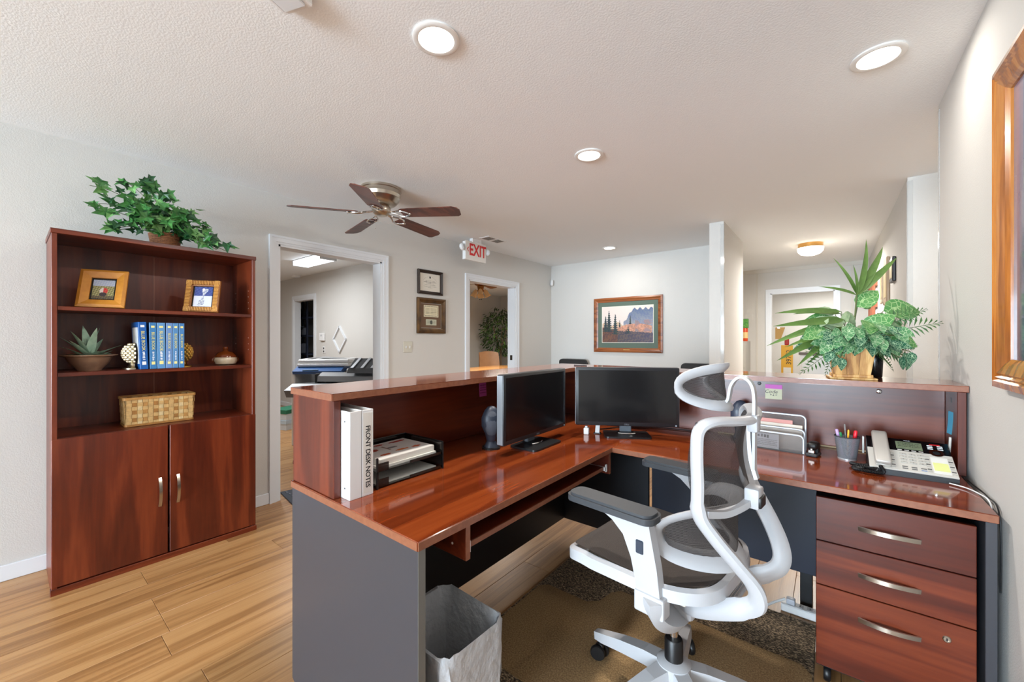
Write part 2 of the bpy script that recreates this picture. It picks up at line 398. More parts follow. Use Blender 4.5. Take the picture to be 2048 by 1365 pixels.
def casing_y(name, y, x0, x1, zt, wd=0.065):
    b = MB()
    for (i0, i1, t) in ((0.0, 0.02, 0.010), (0.02, wd, 0.018)):
        b.box(x0 - i1, x0 - i0, y - t, y, 0, zt + i1).box(x1 + i0, x1 + i1, y - t, y, 0, zt + i1).box(x0 - i0, x1 + i0, y - t, y, zt + i0, zt + i1)
    b.box(x0, x0 + 0.015, y - 0.004, y + 0.104, 0, zt).box(x1 - 0.015, x1, y - 0.004, y + 0.104, 0, zt).box(x0, x1, y - 0.004, y + 0.104, zt - 0.015, zt)
    return struct(b.build(name, M_WHITE))
casing_y('trim_3', 3.37, -7.88, -7.12, 2.02, 0.08); casing_y('trim_4', 7.75, -0.767, 0.05, 2.04)
def baseboard(name, segs):
    b = MB()
    for sgm in segs: b.box(*sgm, 0.003)
    return struct(b.build(name, M_WHITE))
baseboard('baseboard_left', [(XL, XL + 0.012, YF, D1[0] - 0.068, 0, 0.085), (XL, XL + 0.012, D1[1] + 0.068, D2[0] - 0.068, 0, 0.085), (XL, XL + 0.012, D2[1] + 0.068, YB, 0, 0.085)])
baseboard('baseboard_back', [(XL, -0.945, YB - 0.012, YB, 0, 0.085)]); baseboard('baseboard_right', [(XR - 0.012, XR, YF, 2.875, 0, 0.085)])
baseboard('baseboard_printer_room', [(-9.1, -7.96, 3.358, 3.37, 0, 0.085), (-7.04, XL - WT, 3.358, 3.37, 0, 0.085)])
# clear plastic corner guards on the outside corners
M_GUARD = mat('clear_corner_guard', (225, 226, 224), 0.06, alpha=0.35, coat=1.0)
for i, (x, y, sx, sy) in enumerate(((-0.815, 4.35, -1, 1), (XR, 2.875, 1, -1), (0.43, 4.0, 1, 1))):
    b = MB()
    b.box(x - 0.002 if sx > 0 else x - 0.028, x + 0.028 if sx > 0 else x + 0.002, y - 0.0025, y + 0.0005, 0.1, 2.42)
    b.box(x - 0.0025, x + 0.0015, min(y, y + sy * 0.028), max(y, y + sy * 0.028), 0.1, 2.42)
    struct(b.build('trim_%d' % (7 + i), M_GUARD))

# ------------------------------------------------------------------ furniture helpers (parts given in room coordinates)
def wp(o, root):
    o.parent = root; o.location = -Vector(root.location); return o
def wb(name, m, root, x0, x1, y0, y1, z0, z1, bev=0.0015, M=None):
    return wp(MB().box(x0, x1, y0, y1, z0, z1, bev, 1, M).build(name, m), root)

# ------------------------------------------------------------------ bookcase
BX0, BX1, BY0, BY1, BH = -3.44, -3.05, 0.137, 1.055, 1.849
bc = thing('bookcase', 'tall cherry laminate bookcase with three open shelves above two cabinet doors', 'bookcase', ((BX0 + BX1) / 2, (BY0 + BY1) / 2, 0))
wb('side_panel', cherry[2], bc, BX0, BX1 - 0.004, BY0 + 0.004, BY0 + 0.024, 0, BH - 0.024); wb('side_panel', cherry[2], bc, BX0, BX1 - 0.004, BY1 - 0.024, BY1 - 0.004, 0, BH - 0.024)
wb('top_panel', cherry[1], bc, BX0, BX1 + 0.002, BY0, BY1, BH - 0.024, BH)
wb('back_panel', cherry[2], bc, BX0 + 0.004, BX0 + 0.012, BY0 + 0.024, 0.5945, 0.05, BH - 0.024, 0); wb('back_panel', cherry[2], bc, BX0 + 0.004, BX0 + 0.012, 0.5965, BY1 - 0.024, 0.05, BH - 0.024, 0)
wb('back_seam_strip', mat('seam_strip', (150, 96, 74), 0.4), bc, BX0 + 0.012, BX0 + 0.0135, 0.5935, 0.5975, 0.8, BH - 0.03, 0)
for z in (1.438, 1.098): wb('shelf', cherry[1], bc, BX0 + 0.014, BX1 - 0.012, BY0 + 0.025, BY1 - 0.025, z, z + 0.02)
wb('cabinet_top', cherry[1], bc, BX0 + 0.014, BX1 - 0.02, BY0 + 0.025, BY1 - 0.025, 0.76, 0.785)
wb('base_rail', cherry[1], bc, BX1 - 0.03, BX1 + 0.003, BY0, BY1 + 0.002, 0.0, 0.032)
for k, (a, b_, hy) in enumerate(((BY0 + 0.003, 0.5925, 0.556), (0.6005, BY1 - 0.003, 0.638))):
    d = wb('door', cherry[2], bc, BX1 - 0.019, BX1, a, b_, 0.037, 0.784, 0.003)
    hb = MB().sweep([(BX1 + 0.001 + 0.026 * math.sin(PI * i / 12) ** 0.8, hy, 0.32 + 0.165 * i / 12) for i in range(13)], [(-0.007, -0.0035), (0.007, -0.0035), (0.007, 0.0035), (-0.007, 0.0035)], up=(1, 0, 0))
    h = hb.build('handle', M_STEEL, d, True)
    d2 = h; d2['label'] = 'brushed metal bow handle'
for yy in (BY0 + 0.0245, BY1 - 0.0245):
    b = MB()
    for z in (1.22, 1.26, 1.30, 1.50, 1.54, 1.58, 1.62): 
        for x in (-3.12, -3.36): b.box(x - 0.003, x + 0.003, yy - 0.0008, yy + 0.0008, z - 0.003, z + 0.003)
    wp(tag(b.build('shelf_pin_holes', mat('pin_hole_metal', (150, 130, 118), 0.4)), None, None, None, 'stuff'), bc)

# --- framed photographs on the top shelf
def snapshot_a(u, v):
    n = math.sin(u * 37 + v * 23) * math.sin(v * 41 - u * 17)
    if v > 0.68: c = (176 + 20 * n, 184 + 16 * n, 205)
    else: c = (146 + 50 * n, 140 + 45 * n, 92 + 40 * n)
    if v < 0.16: c = (96 + 30 * n, 84 + 24 * n, 62)
    if (u - 0.52) ** 2 / 0.035 + (v - 0.42) ** 2 / 0.03 < 1: c = (206, 60 + 60 * n, 56) if u > 0.5 else (226, 214, 206)
    if (u - 0.5) ** 2 / 0.03 + (v - 0.24) ** 2 / 0.012 < 1: c = (58, 46, 52)
    return tuple(max(0, min(255, q)) for q in c)
def snapshot_b(u, v):
    n = math.sin(u * 51 + v * 33) * math.sin(v * 47 - u * 29)
    c = (214, 216, 230) if v < 0.55 else (60 + 40 * n, 76 + 40 * n, 140 + 40 * n)
    x = u - (0.36 + 0.28 * v)
    if 0.05 < v < 0.9 and abs(x) < 0.10 + 0.07 * math.sin(v * 9): c = (200 + 30 * n, 204 + 30 * n, 216) if n > -0.2 else (70, 78, 130)
    if (u - 0.5) ** 2 + (v - 0.86) ** 2 < 0.006: c = (226, 222, 222)
    return tuple(max(0, min(255, q)) for q in c)
def photo_frame(name, label, loc, rz, w, h, fw, lean, m, fn, iw, ih, dots=False, ribbed=False):
    t = thing(name, label, 'photo frame', loc, rz)
    L = Matrix.Rotation(-lean, 4, 'X')     # frame stands in local XZ plane facing -Y
    fr = []
    prof = [(-fw / 2, 0), (-fw / 2, 0.016), (-fw * 0.2, 0.022), (fw / 2, 0.010), (fw / 2, 0)]
    # mitred frame: outer rectangle w x h
    b = MB()
    def P(x, z, d): return L @ Vector((x, -d, z))
    levels = ((0, 0.004), (0.0, 0.018), (0.3, 0.024), (1.0, 0.012), (1.0, 0.002))
    rings = []
    for q, d in levels:
        i = fw * q
        rings.append([b.bm.verts.new(P(x, z, d)) for x, z in ((-w / 2 + i, i), (w / 2 - i, i), (w / 2 - i, h - i), (-w / 2 + i, h - i))])
    for a, c in zip(rings, rings[1:]):
        for k in range(4): b.bm.faces.new((a[k], a[(k + 1) % 4], c[(k + 1) % 4], c[k]))
    b.build('frame', m, t)
    MB().box(-w / 2 + 0.004, w / 2 - 0.004, -0.003, 0.002, 0.004, h - 0.004, 0, 1, L).build('backing', M_BLACK, t)
    MB().box(-0.025, 0.025, 0.0, 0.004, 0, h * 0.75, 0, 1, Matrix.Translation((0, h * 0.75 * math.sin(lean) + 0.075, 0)) @ Matrix.Rotation(0.40, 4, 'X')).build('easel_leg', m, t)
    M2 = L @ Matrix.Translation((0, -0.004, h / 2)) @ Matrix.Rotation(PI / 2, 4, 'X')
    printed('photo', iw, ih, fn, t, M2, 40, 50, 0.3)
    if dots:
        b = MB(); n1 = 13; n2 = 17; iw2 = iw / 2 + 0.003; ih2 = ih / 2 + 0.003
        for k in range(n1):
            for zz in (-1, 1): b.box(-iw2 + 2 * iw2 * k / (n1 - 1) - 0.002, -iw2 + 2 * iw2 * k / (n1 - 1) + 0.002, -0.0075, -0.004, h / 2 + zz * ih2 - 0.002, h / 2 + zz * ih2 + 0.002, 0, 1, L)
        for k in range(1, n2 - 1):
            for xx in (-1, 1): b.box(xx * iw2 - 0.002, xx * iw2 + 0.002, -0.0075, -0.004, h / 2 - ih2 + 2 * ih2 * k / (n2 - 1) - 0.002, h / 2 - ih2 + 2 * ih2 * k / (n2 - 1) + 0.002, 0, 1, L)
        b.build('dotted_border', M_BLACK, t)
    if ribbed:
        b = MB(); n = 22
        for k in range(n):
            f = (k + 0.5) / n
            for zz in (fw * 0.5, h - fw * 0.5): b.box(-w / 2 + w * f - w / n * 0.3, -w / 2 + w * f + w / n * 0.3, -0.027, -0.012, zz - fw * 0.38, zz + fw * 0.38, 0.002, 1, L)
            for xx in (-w / 2 + fw * 0.5, w / 2 - fw * 0.5): b.box(xx - fw * 0.38, xx + fw * 0.38, -0.027, -0.012, h * f - h / n * 0.3, h * f + h / n * 0.3, 0.002, 1, L)
        b.build('woven_ribs', mat('rattan', (206, 150, 76), 0.35), t)
    return t
M_HONEY = mat('honey_wood', (204, 138, 52), 0.35, noise=(40, (184, 116, 40), 0.6))
photo_frame('photo_frame', 'wide honey-coloured wooden photo frame with dotted inner border on the top shelf', (-3.115, 0.322, 1.4585), R(68), 0.195, 0.225, 0.046, 0.36, M_HONEY, snapshot_a, 0.088, 0.115, dots=True)
photo_frame('photo_frame', 'ribbed rattan photo frame holding a blue-tinted snapshot on the top shelf', (-3.115, 0.768, 1.4585), R(56), 0.185, 0.212, 0.036, 0.27, mat('rattan_frame', (150, 92, 34), 0.4), snapshot_b, 0.098, 0.132, ribbed=True)

# --- leaf meshes
def leaf_mesh(name, m, ln, wd, shape=0.45, bend=0.5, fold=0.2, nseg=6):
    """blade leaf along +Y, base at origin, curving down"""
    b = bmesh.new(); rows = []
    for i in range(nseg + 1):
        t = i / nseg; w = wd / 2 * (math.sin(PI * min(1, t ** shape * 1.0)) ** 0.8 if 0 < t < 1 else 0.02)
        a = bend * t; y = ln * (math.sin(a) / a if a > 1e-3 else 1) * t; z = -ln * t * (1 - math.cos(a)) / max(a, 1e-3)
        rows.append([b.verts.new((-w, y, z + w * fold)), b.verts.new((0, y, z)), b.verts.new((w, y, z + w * fold))])
    for r, q in zip(rows, rows[1:]):
        b.faces.new((r[0], r[1], q[1], q[0])); b.faces.new((r[1], r[2], q[2], q[1]))
    me = bpy.data.meshes.new(name); b.to_mesh(me); b.free(); me.materials.append(m); me.shade_smooth(); return me
def ivy_mesh(name, m, s, cup=0.12):
    b = bmesh.new(); pts = []
    spec = [(-90, 0.10), (-140, 0.62), (-115 - 60, 0.50), (165, 0.92), (140, 0.52), (118, 0.62), (90, 1.25), (62, 0.62), (40, 0.52), (15, 0.92), (-5, 0.50), (-40, 0.62)]
    c = b.verts.new((0, 0.0, -cup * s * 0.6))
    for a, r in spec:
        x, y = r * s * 0.5 * math.cos(R(a)), r * s * 0.5 * math.sin(R(a)) + 0.0
        pts.append(b.verts.new((x, y, cup * s * (r - 0.5) * (0.5 if abs(x) > 0.2 * s else -0.6))))
    for i in range(len(pts)): b.faces.new((c, pts[i], pts[(i + 1) % len(pts)]))
    bmesh.ops.recalc_face_normals(b, faces=b.faces)
    me = bpy.data.meshes.new(name); b.to_mesh(me); b.free(); me.materials.append(m); return me
def leaf_mat(name, c1, c2, rough=0.4, vein=None, sc=30):
    if vein is None: return mat(name, c1, rough, noise=(sc, c2, 0.9))
    if name in MATS: return MATS[name]
    m = bpy.data.materials.new(name); m.use_nodes = True; nt = m.node_tree; b = nt.nodes['Principled BSDF']; L = nt.links.new
    tc = nt.nodes.new('ShaderNodeTexCoord'); vo = nt.nodes.new('ShaderNodeTexVoronoi'); vo.feature = 'DISTANCE_TO_EDGE'; vo.inputs['Scale'].default_value = sc
    L(tc.outputs['Object'], vo.inputs['Vector'])
    cr = nt.nodes.new('ShaderNodeValToRGB'); cr.color_ramp.elements[0].color = lin(vein); cr.color_ramp.elements[0].position = 0.015; cr.color_ramp.elements[1].color = lin(c1); cr.color_ramp.elements[1].position = 0.075
    L(vo.outputs['Distance'], cr.inputs['Fac'])
    n = nt.nodes.new('ShaderNodeTexNoise'); n.inputs['Scale'].default_value = 25; L(tc.outputs['Object'], n.inputs['Vector'])
    mx = nt.nodes.new('ShaderNodeMix'); mx.data_type = 'RGBA'; mx.inputs['B'].default_value = lin(c2)
    rp = nt.nodes.new('ShaderNodeMapRange'); rp.inputs['From Min'].default_value = 0.45; rp.inputs['From Max'].default_value = 0.7; rp.inputs['To Max'].default_value = 0.6; L(n.outputs['Fac'], rp.inputs['Value'])
    L(cr.outputs['Color'], mx.inputs['A']); L(rp.outputs['Result'], mx.inputs['Factor']); L(mx.outputs['Result'], b.inputs['Base Color']); b.inputs['Roughness'].default_value = rough
    MATS[name] = m; return m
def aim(loc, d, up=(0, 0, 1), roll=0.0, s=1.0):
    """matrix: local +Y along d, local +Z near up"""
    y = Vector(d).normalized(); z = Vector(up); z = z - y * z.dot(y)
    if z.length < 1e-3: z = Vector((1, 0, 0)) - y * y.x
    z.normalize(); x = y.cross(z)
    M = Matrix(((x.x, y.x, z.x, loc[0]), (x.y, y.y, z.y, loc[1]), (x.z, y.z, z.z, loc[2]), (0, 0, 0, 1)))
    return M @ Matrix.Rotation(roll, 4, 'Y') @ Matrix.Scale(s, 4)

# --- ivy in a wicker basket on top of the bookcase
IVC = Vector((-3.26, 0.62, BH + 0.0006))
ivy = thing('ivy_plant', 'bushy trailing ivy in a brown wicker basket on top of the bookcase', 'plant', IVC)
b = MB()
for k in range(9):
    r = 0.062 + 0.014 * k / 8
    b.tube([(r * 1.25 * math.cos(2 * PI * i / 28), r * math.sin(2 * PI * i / 28), 0.006 + 0.010 * k + 0.002 * (i % 2)) for i in range(28)], 0.0055, 6, True)
wk = mat('wicker', (150, 98, 62), 0.6, noise=(120, (104, 62, 36), 0.8))
b.build('basket', wk, ivy, True)
b = MB()
for i in range(18):
    a = 2 * PI * i / 18; b.tube([(0.0775 * math.cos(a), 0.062 * math.sin(a), 0.005), (0.0975 * math.cos(a), 0.078 * math.sin(a), 0.095)], 0.0035, 5)
b.build('basket_stake', wk, ivy)
IV = [leaf_mat('ivy_leaf_dark', (46, 98, 54), (28, 70, 42), 0.35), leaf_mat('ivy_leaf_mid', (76, 142, 66), (48, 106, 56), 0.35), leaf_mat('ivy_leaf_light', (134, 184, 112), (86, 146, 78), 0.4)]
IVM = [ivy_mesh('leaf', IV[k % 3], 0.082, 0.10 + 0.05 * (k // 3)) for k in range(6)]
stems = MB(); r2 = random.Random(5)
targets = []
for k in range(15):                                   # runners fan out, the longest lean up and to the left
    f = k / 14
    a = R(-100 + 200 * f)                              # -y side ... +y side
    targets.append((a, 0))
runners = [((0.02, -0.33, 0.30), 0.12), ((0.0, -0.30, 0.21), 0.10), ((0.08, -0.34, 0.17), 0.05), ((0.05, -0.20, 0.36), 0.1), ((0.0, -0.12, 0.41), 0.1), ((0.06, -0.06, 0.36), 0.1), ((0.02, 0.02, 0.30), 0.08), ((0.10, 0.06, 0.22), 0.06),
           ((0.02, 0.14, 0.25), 0.08), ((0.08, 0.20, 0.17), 0.06), ((0.04, 0.26, 0.10), 0.06), ((0.10, 0.24, 0.03), 0.05), ((0.12, 0.30, 0.02), 0.04), ((0.13, -0.24, 0.06), 0.06), ((0.14, -0.14, 0.12), 0.06), ((0.14, -0.04, 0.14), 0.05), ((0.13, 0.08, 0.09), 0.05),
           ((-0.08, -0.16, 0.28), 0.06), ((-0.08, 0.08, 0.22), 0.06), ((0.10, -0.28, 0.03), 0.06), ((0.13, 0.16, 0.06), 0.04), ((0.12, -0.10, 0.24), 0.05), ((0.11, 0.01, 0.22), 0.05), ((0.14, -0.20, 0.15), 0.05)]
for (tx, ty, tz), lift in runners:
    p0 = Vector((r2.uniform(-0.03, 0.03), r2.uniform(-0.04, 0.04), 0.09)); p2 = Vector((tx, ty, tz)); p1 = (p0 + p2) / 2 + Vector((0.02, 0, lift))
    path = [p0 * (1 - t) ** 2 + p1 * 2 * t * (1 - t) + p2 * t * t for t in [i / 8 for i in range(9)]]
    stems.tube(path, 0.0018, 4)
    nl = 11
    for i in range(nl):
        t = 0.22 + 0.78 * (i + r2.random() * 0.6) / nl; t = min(t, 1)
        p = p0 * (1 - t) ** 2 + p1 * 2 * t * (1 - t) + p2 * t * t
        off = Vector((r2.uniform(0.0, 0.05), r2.uniform(-0.035, 0.035), r2.uniform(-0.02, 0.035)))
        q = p + off
        q.x = max(q.x, -0.15); q.z = max(q.z, 0.055)
        d = Vector((r2.uniform(-0.2, 0.6), r2.uniform(-0.9, 0.9) + ty * 2, r2.uniform(-0.75, 0.35)))
        nrm = Vector((0.8 + r2.uniform(-0.3, 0.3), r2.uniform(-0.7, 0.4), 0.55 + r2.uniform(-0.3, 0.4)))
        me_ = IVM[r2.choice((0, 1, 1, 2, 3, 4, 4, 5))]; Mx = aim(q, d, nrm, r2.uniform(-0.3, 0.3), r2.uniform(0.75, 1.3)); lo = min((Mx @ v.co).z for v in me_.vertices)
        inst(me_, 'leaf', ivy, Matrix.Translation((0, 0, max(0.0, 0.004 - lo))) @ Mx)
stems.build('stem', mat('ivy_stem', (84, 92, 48), 0.6), ivy)

# --- succulent bowl on the middle shelf
SH2 = 1.1185
sb = thing('succulent_bowl', 'artificial agave in a wide brown stoneware bowl on the middle shelf', 'plant', (-3.19, 0.285, SH2)); sb.scale = (1.0, 1.0, 1.1)
MB().lathe([(0.048, 0), (0.05, 0.006), (0.078, 0.038), (0.092, 0.068), (0.113, 0.074), (0.114, 0.079), (0.09, 0.078), (0.07, 0.06), (0.0, 0.058)], 36).build('bowl', mat('stoneware', (146, 114, 90), 0.35, noise=(14, (104, 74, 58), 0.7)), sb, True)
b = MB(); r2 = random.Random(3)
for i in range(26):
    a = r2.uniform(0, 2 * PI); rr = 0.075 * math.sqrt(r2.random()); b.ball((rr * math.cos(a), rr * math.sin(a), 0.066), r2.uniform(0.009, 0.016), 8, 5, (1, 1, 0.7))
tag(b.build('pebbles', mat('pebbles', (172, 140, 106), 0.7, noise=(30, (110, 84, 60), 0.8)), sb, True), None, None, None, 'stuff')
M_AG = leaf_mat('agave_leaf', (176, 202, 178), (136, 172, 146), 0.5); ag = leaf_mesh('leaf', M_AG, 0.16, 0.042, 0.6, 0.12, 0.35); ag2 = leaf_mesh('leaf', M_AG, 0.055, 0.034, 0.7, 0.4, 0.3)
for a, el, s in ((20, 70, 1.0), (100, 78, 0.95), (-60, 62, 0.95), (200, 74, 1.05), (260, 48, 0.9), (-95, 32, 0.72), (80, 30, 0.85), (140, 50, 0.8), (310, 45, 0.8), (40, 25, 0.7)):
    d = (math.cos(R(a)) * math.cos(R(el)), math.sin(R(a)) * math.cos(R(el)), math.sin(R(el)))
    inst(ag, 'leaf', sb, aim((0.012 * d[0], 0.012 * d[1], 0.066), d, (-d[0] * 0.3, -d[1] * 0.3, 1) if el < 60 else (-d[0], -d[1], 0.3), 0, s))
for i in range(16):
    a = 2.4 * i; rr = 0.03 + 0.03 * (i % 4) / 3; el = R(25 + 10 * (i % 3)); px, py = 0.02 + rr * math.cos(a), 0.012 + rr * math.sin(a)
    inst(ag2, 'leaf', sb, aim((px * 0.7, py * 0.7, 0.07), (math.cos(a) * math.cos(el), math.sin(a) * math.cos(el), math.sin(el)), (0, 0, 1), 0, 0.9))

# --- bookends and books
M_SILV = mat('antique_silver', (196, 184, 158), 0.3, 1.0); M_GOLD = mat('antique_gold', (206, 164, 82), 0.3, 1.0)
def bookend(label, loc, m, side):
    t = thing('bookend', label, 'bookend', loc, 0)
    b = MB().lathe([(0.05, 0), (0.05, 0.006), (0.03, 0.012), (0.024, 0.02), (0.022, 0.03), (0.03, 0.038), (0.0, 0.038)], 24)
    for v in b.bm.verts: v.co.y = side * max(0.0, v.co.y * side)
    b.build('foot', m, t, True)
    b = MB()
    b.ball((0, 0, 0.09), 0.050, 20, 12, (0.94, 0.94, 1.1))
    for k in range(9):
        z = -0.85 + 1.75 * k / 8; rr = math.sqrt(max(0.02, 1 - (z) ** 2 * 0.98)) if abs(z) < 1 else 0.1; n = max(5, int(15 * rr))
        for i in range(n):
            a = 2 * PI * (i + 0.5 * (k % 2)) / n
            b.ball((0.048 * rr * math.cos(a), 0.048 * rr * math.sin(a), 0.09 + 0.054 * z), 0.0105, 6, 4, (1, 1, 1.1))
    for v in b.bm.verts: v.co.y = side * max(0.0, v.co.y * side)
    b.build('scaled_egg', m, t, True)
    return t
bookend('silver pinecone-textured bookend left of the blue books', (-3.165, 0.462, SH2), M_SILV, -1)
bookend('gold pinecone-textured bookend right of the blue books', (-3.165, 0.682, SH2), M_GOLD, 1)
bl = [(24, 92, 168), (58, 122, 178), (92, 146, 198), (104, 142, 196), (84, 138, 190), (70, 128, 186)]
ylab = mat('yellow_print', (238, 226, 150), 0.5); wlab = mat('white_print', (236, 238, 240), 0.5); bcol = mat('book_lettering', (240, 226, 120), 0.5)
y = 0.476; ord_ = ('bright royal-blue, leftmost and tilted beside the silver bookend', 'steel-blue, second from the left', 'pale blue and the thickest, third from the left', 'lavender-blue, third from the right', 'sky-blue, second from the right', 'medium blue, rightmost beside the gold bookend')
for k, th_ in enumerate((0.034, 0.031, 0.036, 0.028, 0.027, 0.025)):
    m = mat('blue_cover_%d' % k, bl[k], 0.35)
    hgt = 0.268 if k else 0.27
    t = thing('book', 'hardback book in the shelf row: ' + ord_[k], 'book', (-3.075, y, SH2), 0, 'blue books on the middle shelf')
    t.rotation_euler = (R(2.2 if k == 0 else 0.9 - 0.15 * k), 0, 0) if k < 3 else (0, 0, 0)
    b = MB().box(-0.20, 0, 0, 0.003, 0, hgt).box(-0.20, 0, th_ - 0.003, th_, 0, hgt).box(-0.004, 0.0015, 0, th_, 0, hgt, 0.001)
    b.build('cover', m, t)
    box('pages', M_PAPER, t, -0.195, -0.004, 0.003, th_ - 0.003, 0.004, hgt - 0.004)
    Ms = frame_M((0.0022, th_ / 2, hgt * 0.60), (0, 0, -1), (0, 1, 0))
    text('spine_title', 'BLUE BOOK', th_ * 0.62, bcol, t, Ms, 0.0003, space=1.0)
    box('spine_label', ylab if k else wlab, t, 0.0016, 0.0022, th_ * 0.25, th_ * 0.75, 0.025, 0.025 + th_ * 0.55); box('spine_band', ylab if k else wlab, t, 0.0016, 0.0022, th_ * 0.25, th_ * 0.75, hgt - 0.03, hgt - 0.018)
    marks('spine_small_print', wlab, t, frame_M((0.0022, th_ / 2, hgt * 0.27), (0, 0, -1), (0, 1, 0)), hgt * 0.2, (0,), th_ * 0.34, k)
    if k == 0: box('cover_print', wlab, t, -0.17, -0.02, -0.0008, -0.0002, 0.03, 0.24)
    y += th_ + 0.0025 + (0.004 if k == 0 else 0)
# --- lidded jar
j = thing('lidded_jar', 'small stoneware jar with brown glazed lid at the right of the middle shelf', 'jar', (-3.21, 0.925, SH2)); j.scale = (1.28, 1.28, 1.28)
MB().lathe([(0.034, 0), (0.046, 0.006), (0.052, 0.022), (0.05, 0.036), (0.045, 0.042), (0, 0.042)], 28).build('body', mat('cream_glaze', (206, 190, 166), 0.25, noise=(20, (170, 140, 104), 0.6)), j, True)
MB().lathe([(0.049, 0.040), (0.047, 0.048), (0.036, 0.064), (0.014, 0.071), (0.009, 0.078), (0.013, 0.086), (0.010, 0.094), (0, 0.096)], 28).build('lid', mat('brown_glaze', (104, 48, 16), 0.15), j, True)
for s_ in (-1, 1): MB().tube([(0, s_ * (0.045 + 0.012 * math.sin(PI * i / 8)), 0.026 + 0.012 * math.cos(PI * i / 8)) for i in range(9)], 0.004, 6).build('lug_handle', MATS['brown_glaze'], j, True)

# --- woven splint basket on the cabinet
bk = thing('woven_basket', 'rectangular woven splint basket on the cabinet top of the bookcase', 'basket', (-3.22, 0.578, 0.7856))
SPL = [mat('splint_%d' % i, c, 0.55, noise=(50, tuple(int(q * 0.8) for q in c), 0.6)) for i, c in enumerate(((212, 172, 112), (170, 118, 58), (226, 200, 150), (190, 138, 74)))]
BL, BW, BHt = 0.305, 0.15, 0.165
def wavy(n, ph): return [0.0022 * (1 if (i + ph) % 2 else -1) for i in range(n)]
nrow = 7; ncol = 13; nside = 6
k = 0
for r_ in range(nrow):
    z0 = 0.006 + (BHt - 0.012) * r_ / nrow; z1 = z0 + (BHt - 0.012) / nrow - 0.0015
    for side in range(4):
        n = ncol if side % 2 == 0 else nside; ln = BL if side % 2 == 0 else BW; b = MB(); fl = 1 + 0.06 * (z0 / BHt)
        hw = (BW if side % 2 == 0 else BL) / 2
        for i in range(n):
            o_ = 0.0020 if (i + r_) % 2 else -0.0010
            b.box(-ln / 2 + ln * i / n, -ln / 2 + ln * (i + 1) / n, -hw * fl - o_ - 0.0011, -hw * fl - o_ + 0.0011, z0, z1, 0, 1, Matrix.Rotation(side * PI / 2, 4, 'Z') @ Matrix.Rotation(PI / 2, 4, 'Z'))
        o = b.build('weaver', SPL[(k * 7 + side) % 4], bk); k += 1
for side in range(4):
    n = ncol if side % 2 == 0 else nside; ln = BL if side % 2 == 0 else BW; hw = (BW if side % 2 == 0 else BL) / 2
    for i in range(n):
        b = MB()
        for r_ in range(nrow):
            z0 = 0.006 + (BHt - 0.012) * r_ / nrow; z1 = z0 + (BHt - 0.012) / nrow; fl = 1 + 0.06 * (z0 / BHt); o_ = -0.0018 if (i + r_) % 2 else 0.0020
            b.box(-ln / 2 + ln * (i + 0.08) / n, -ln / 2 + ln * (i + 0.92) / n, -hw * fl - o_ - 0.0009, -hw * fl - o_ + 0.0009, z0, z1, 0, 1, Matrix.Rotation(side * PI / 2, 4, 'Z') @ Matrix.Rotation(PI / 2, 4, 'Z'))
        b.build('stake', SPL[(i * 5 + side) % 4], bk)
def rimloop(s, z): return [(x * s, y_ * s, z) for x, y_ in rrect(BW + 0.008, BL + 0.008, 0.012, 4)]
b = MB().sweep(rimloop(1.055, BHt - 0.004), [(-0.003, -0.007), (0.003, -0.007), (0.003, 0.007), (-0.003, 0.007)], closed=True); b.build('rim', SPL[3], bk)
MB().sweep(rimloop(0.995, 0.0075), [(-0.003, -0.006), (0.003, -0.006), (0.003, 0.006), (-0.003, 0.006)], closed=True).build('bottom_band', SPL[1], bk)
box('base', SPL[1], bk, -BW / 2 + 0.003, BW / 2 - 0.003, -BL / 2 + 0.003, BL / 2 - 0.003, 0.001, 0.004)

# ------------------------------------------------------------------ reception desk (long leg), return and gallery
AX0, AX1, AY0, AY1 = -1.595, -0.843, 0.668, 2.605
TZ0, TZ1 = 0.731, 0.757
dk = thing('reception_desk', 'long cherry-topped reception desk with grey end panel and keyboard tray', 'desk', (-1.22, 1.6, 0))
wb('desktop', cherry_top[1], dk, AX0, AX1, AY0, AY1, TZ0, TZ1, 0.002)
b = MB().box(AX0 + 0.004, AX1 - 0.003, AY0 - 0.0015, AY0 + 0.001, TZ0 + 0.002, TZ1 - 0.002).box(AX1 - 0.001, AX1 + 0.0015, AY0 + 0.001, 1.855, TZ0 + 0.002, TZ1 - 0.002)
wp(b.build('edge_band', M_EDGE), dk)
b = MB().prism([(AX0 + 0.004, 0.012), (AX0 + 0.03, 0.0), (AX1 - 0.03, 0.0), (AX1 - 0.006, 0.012), (AX1 - 0.006, TZ0), (AX0 + 0.004, TZ0)], AY0 + 0.004, AY0 + 0.029, Matrix(((1, 0, 0, 0), (0, 0, 1, 0), (0, 1, 0, 0), (0, 0, 0, 1))))
wp(b.build('end_panel', M_GRAPH), dk)
wb('end_panel_edge', mat('graphite_edge', (112, 110, 106), 0.4), dk, AX1 - 0.0065, AX1 - 0.0045, AY0 + 0.0045, AY0 + 0.0285, 0.012, TZ0, 0)
wb('modesty_panel', M_BLACKP, dk, -1.41, -1.39, AY0 + 0.029, 2.33, 0.10, TZ0)
wb('inner_end_panel', M_BLACKP, dk, -1.389, -0.825, 2.31, 2.33, 0.10, TZ0 - 0.0015)
for ya in (0.862, 1.862): 
    wp(MB().box(-1.24, -0.862, ya, ya + 0.018, 0.618, TZ0, 0.001).build('tray_side_panel', cherry[1]), dk)
    wp(MB().box(-0.8625, -0.8605, ya, ya + 0.018, 0.6185, TZ0).build('tray_side_edge', M_EDGE), dk)
tr = wb('keyboard_tray', cherry[1], dk, -1.20, -0.885, 0.895, 1.845, 0.636, 0.654)
wp(MB().box(-0.886, -0.8835, 0.896, 1.844, 0.637, 0.6535).build('tray_edge', M_EDGE), dk)
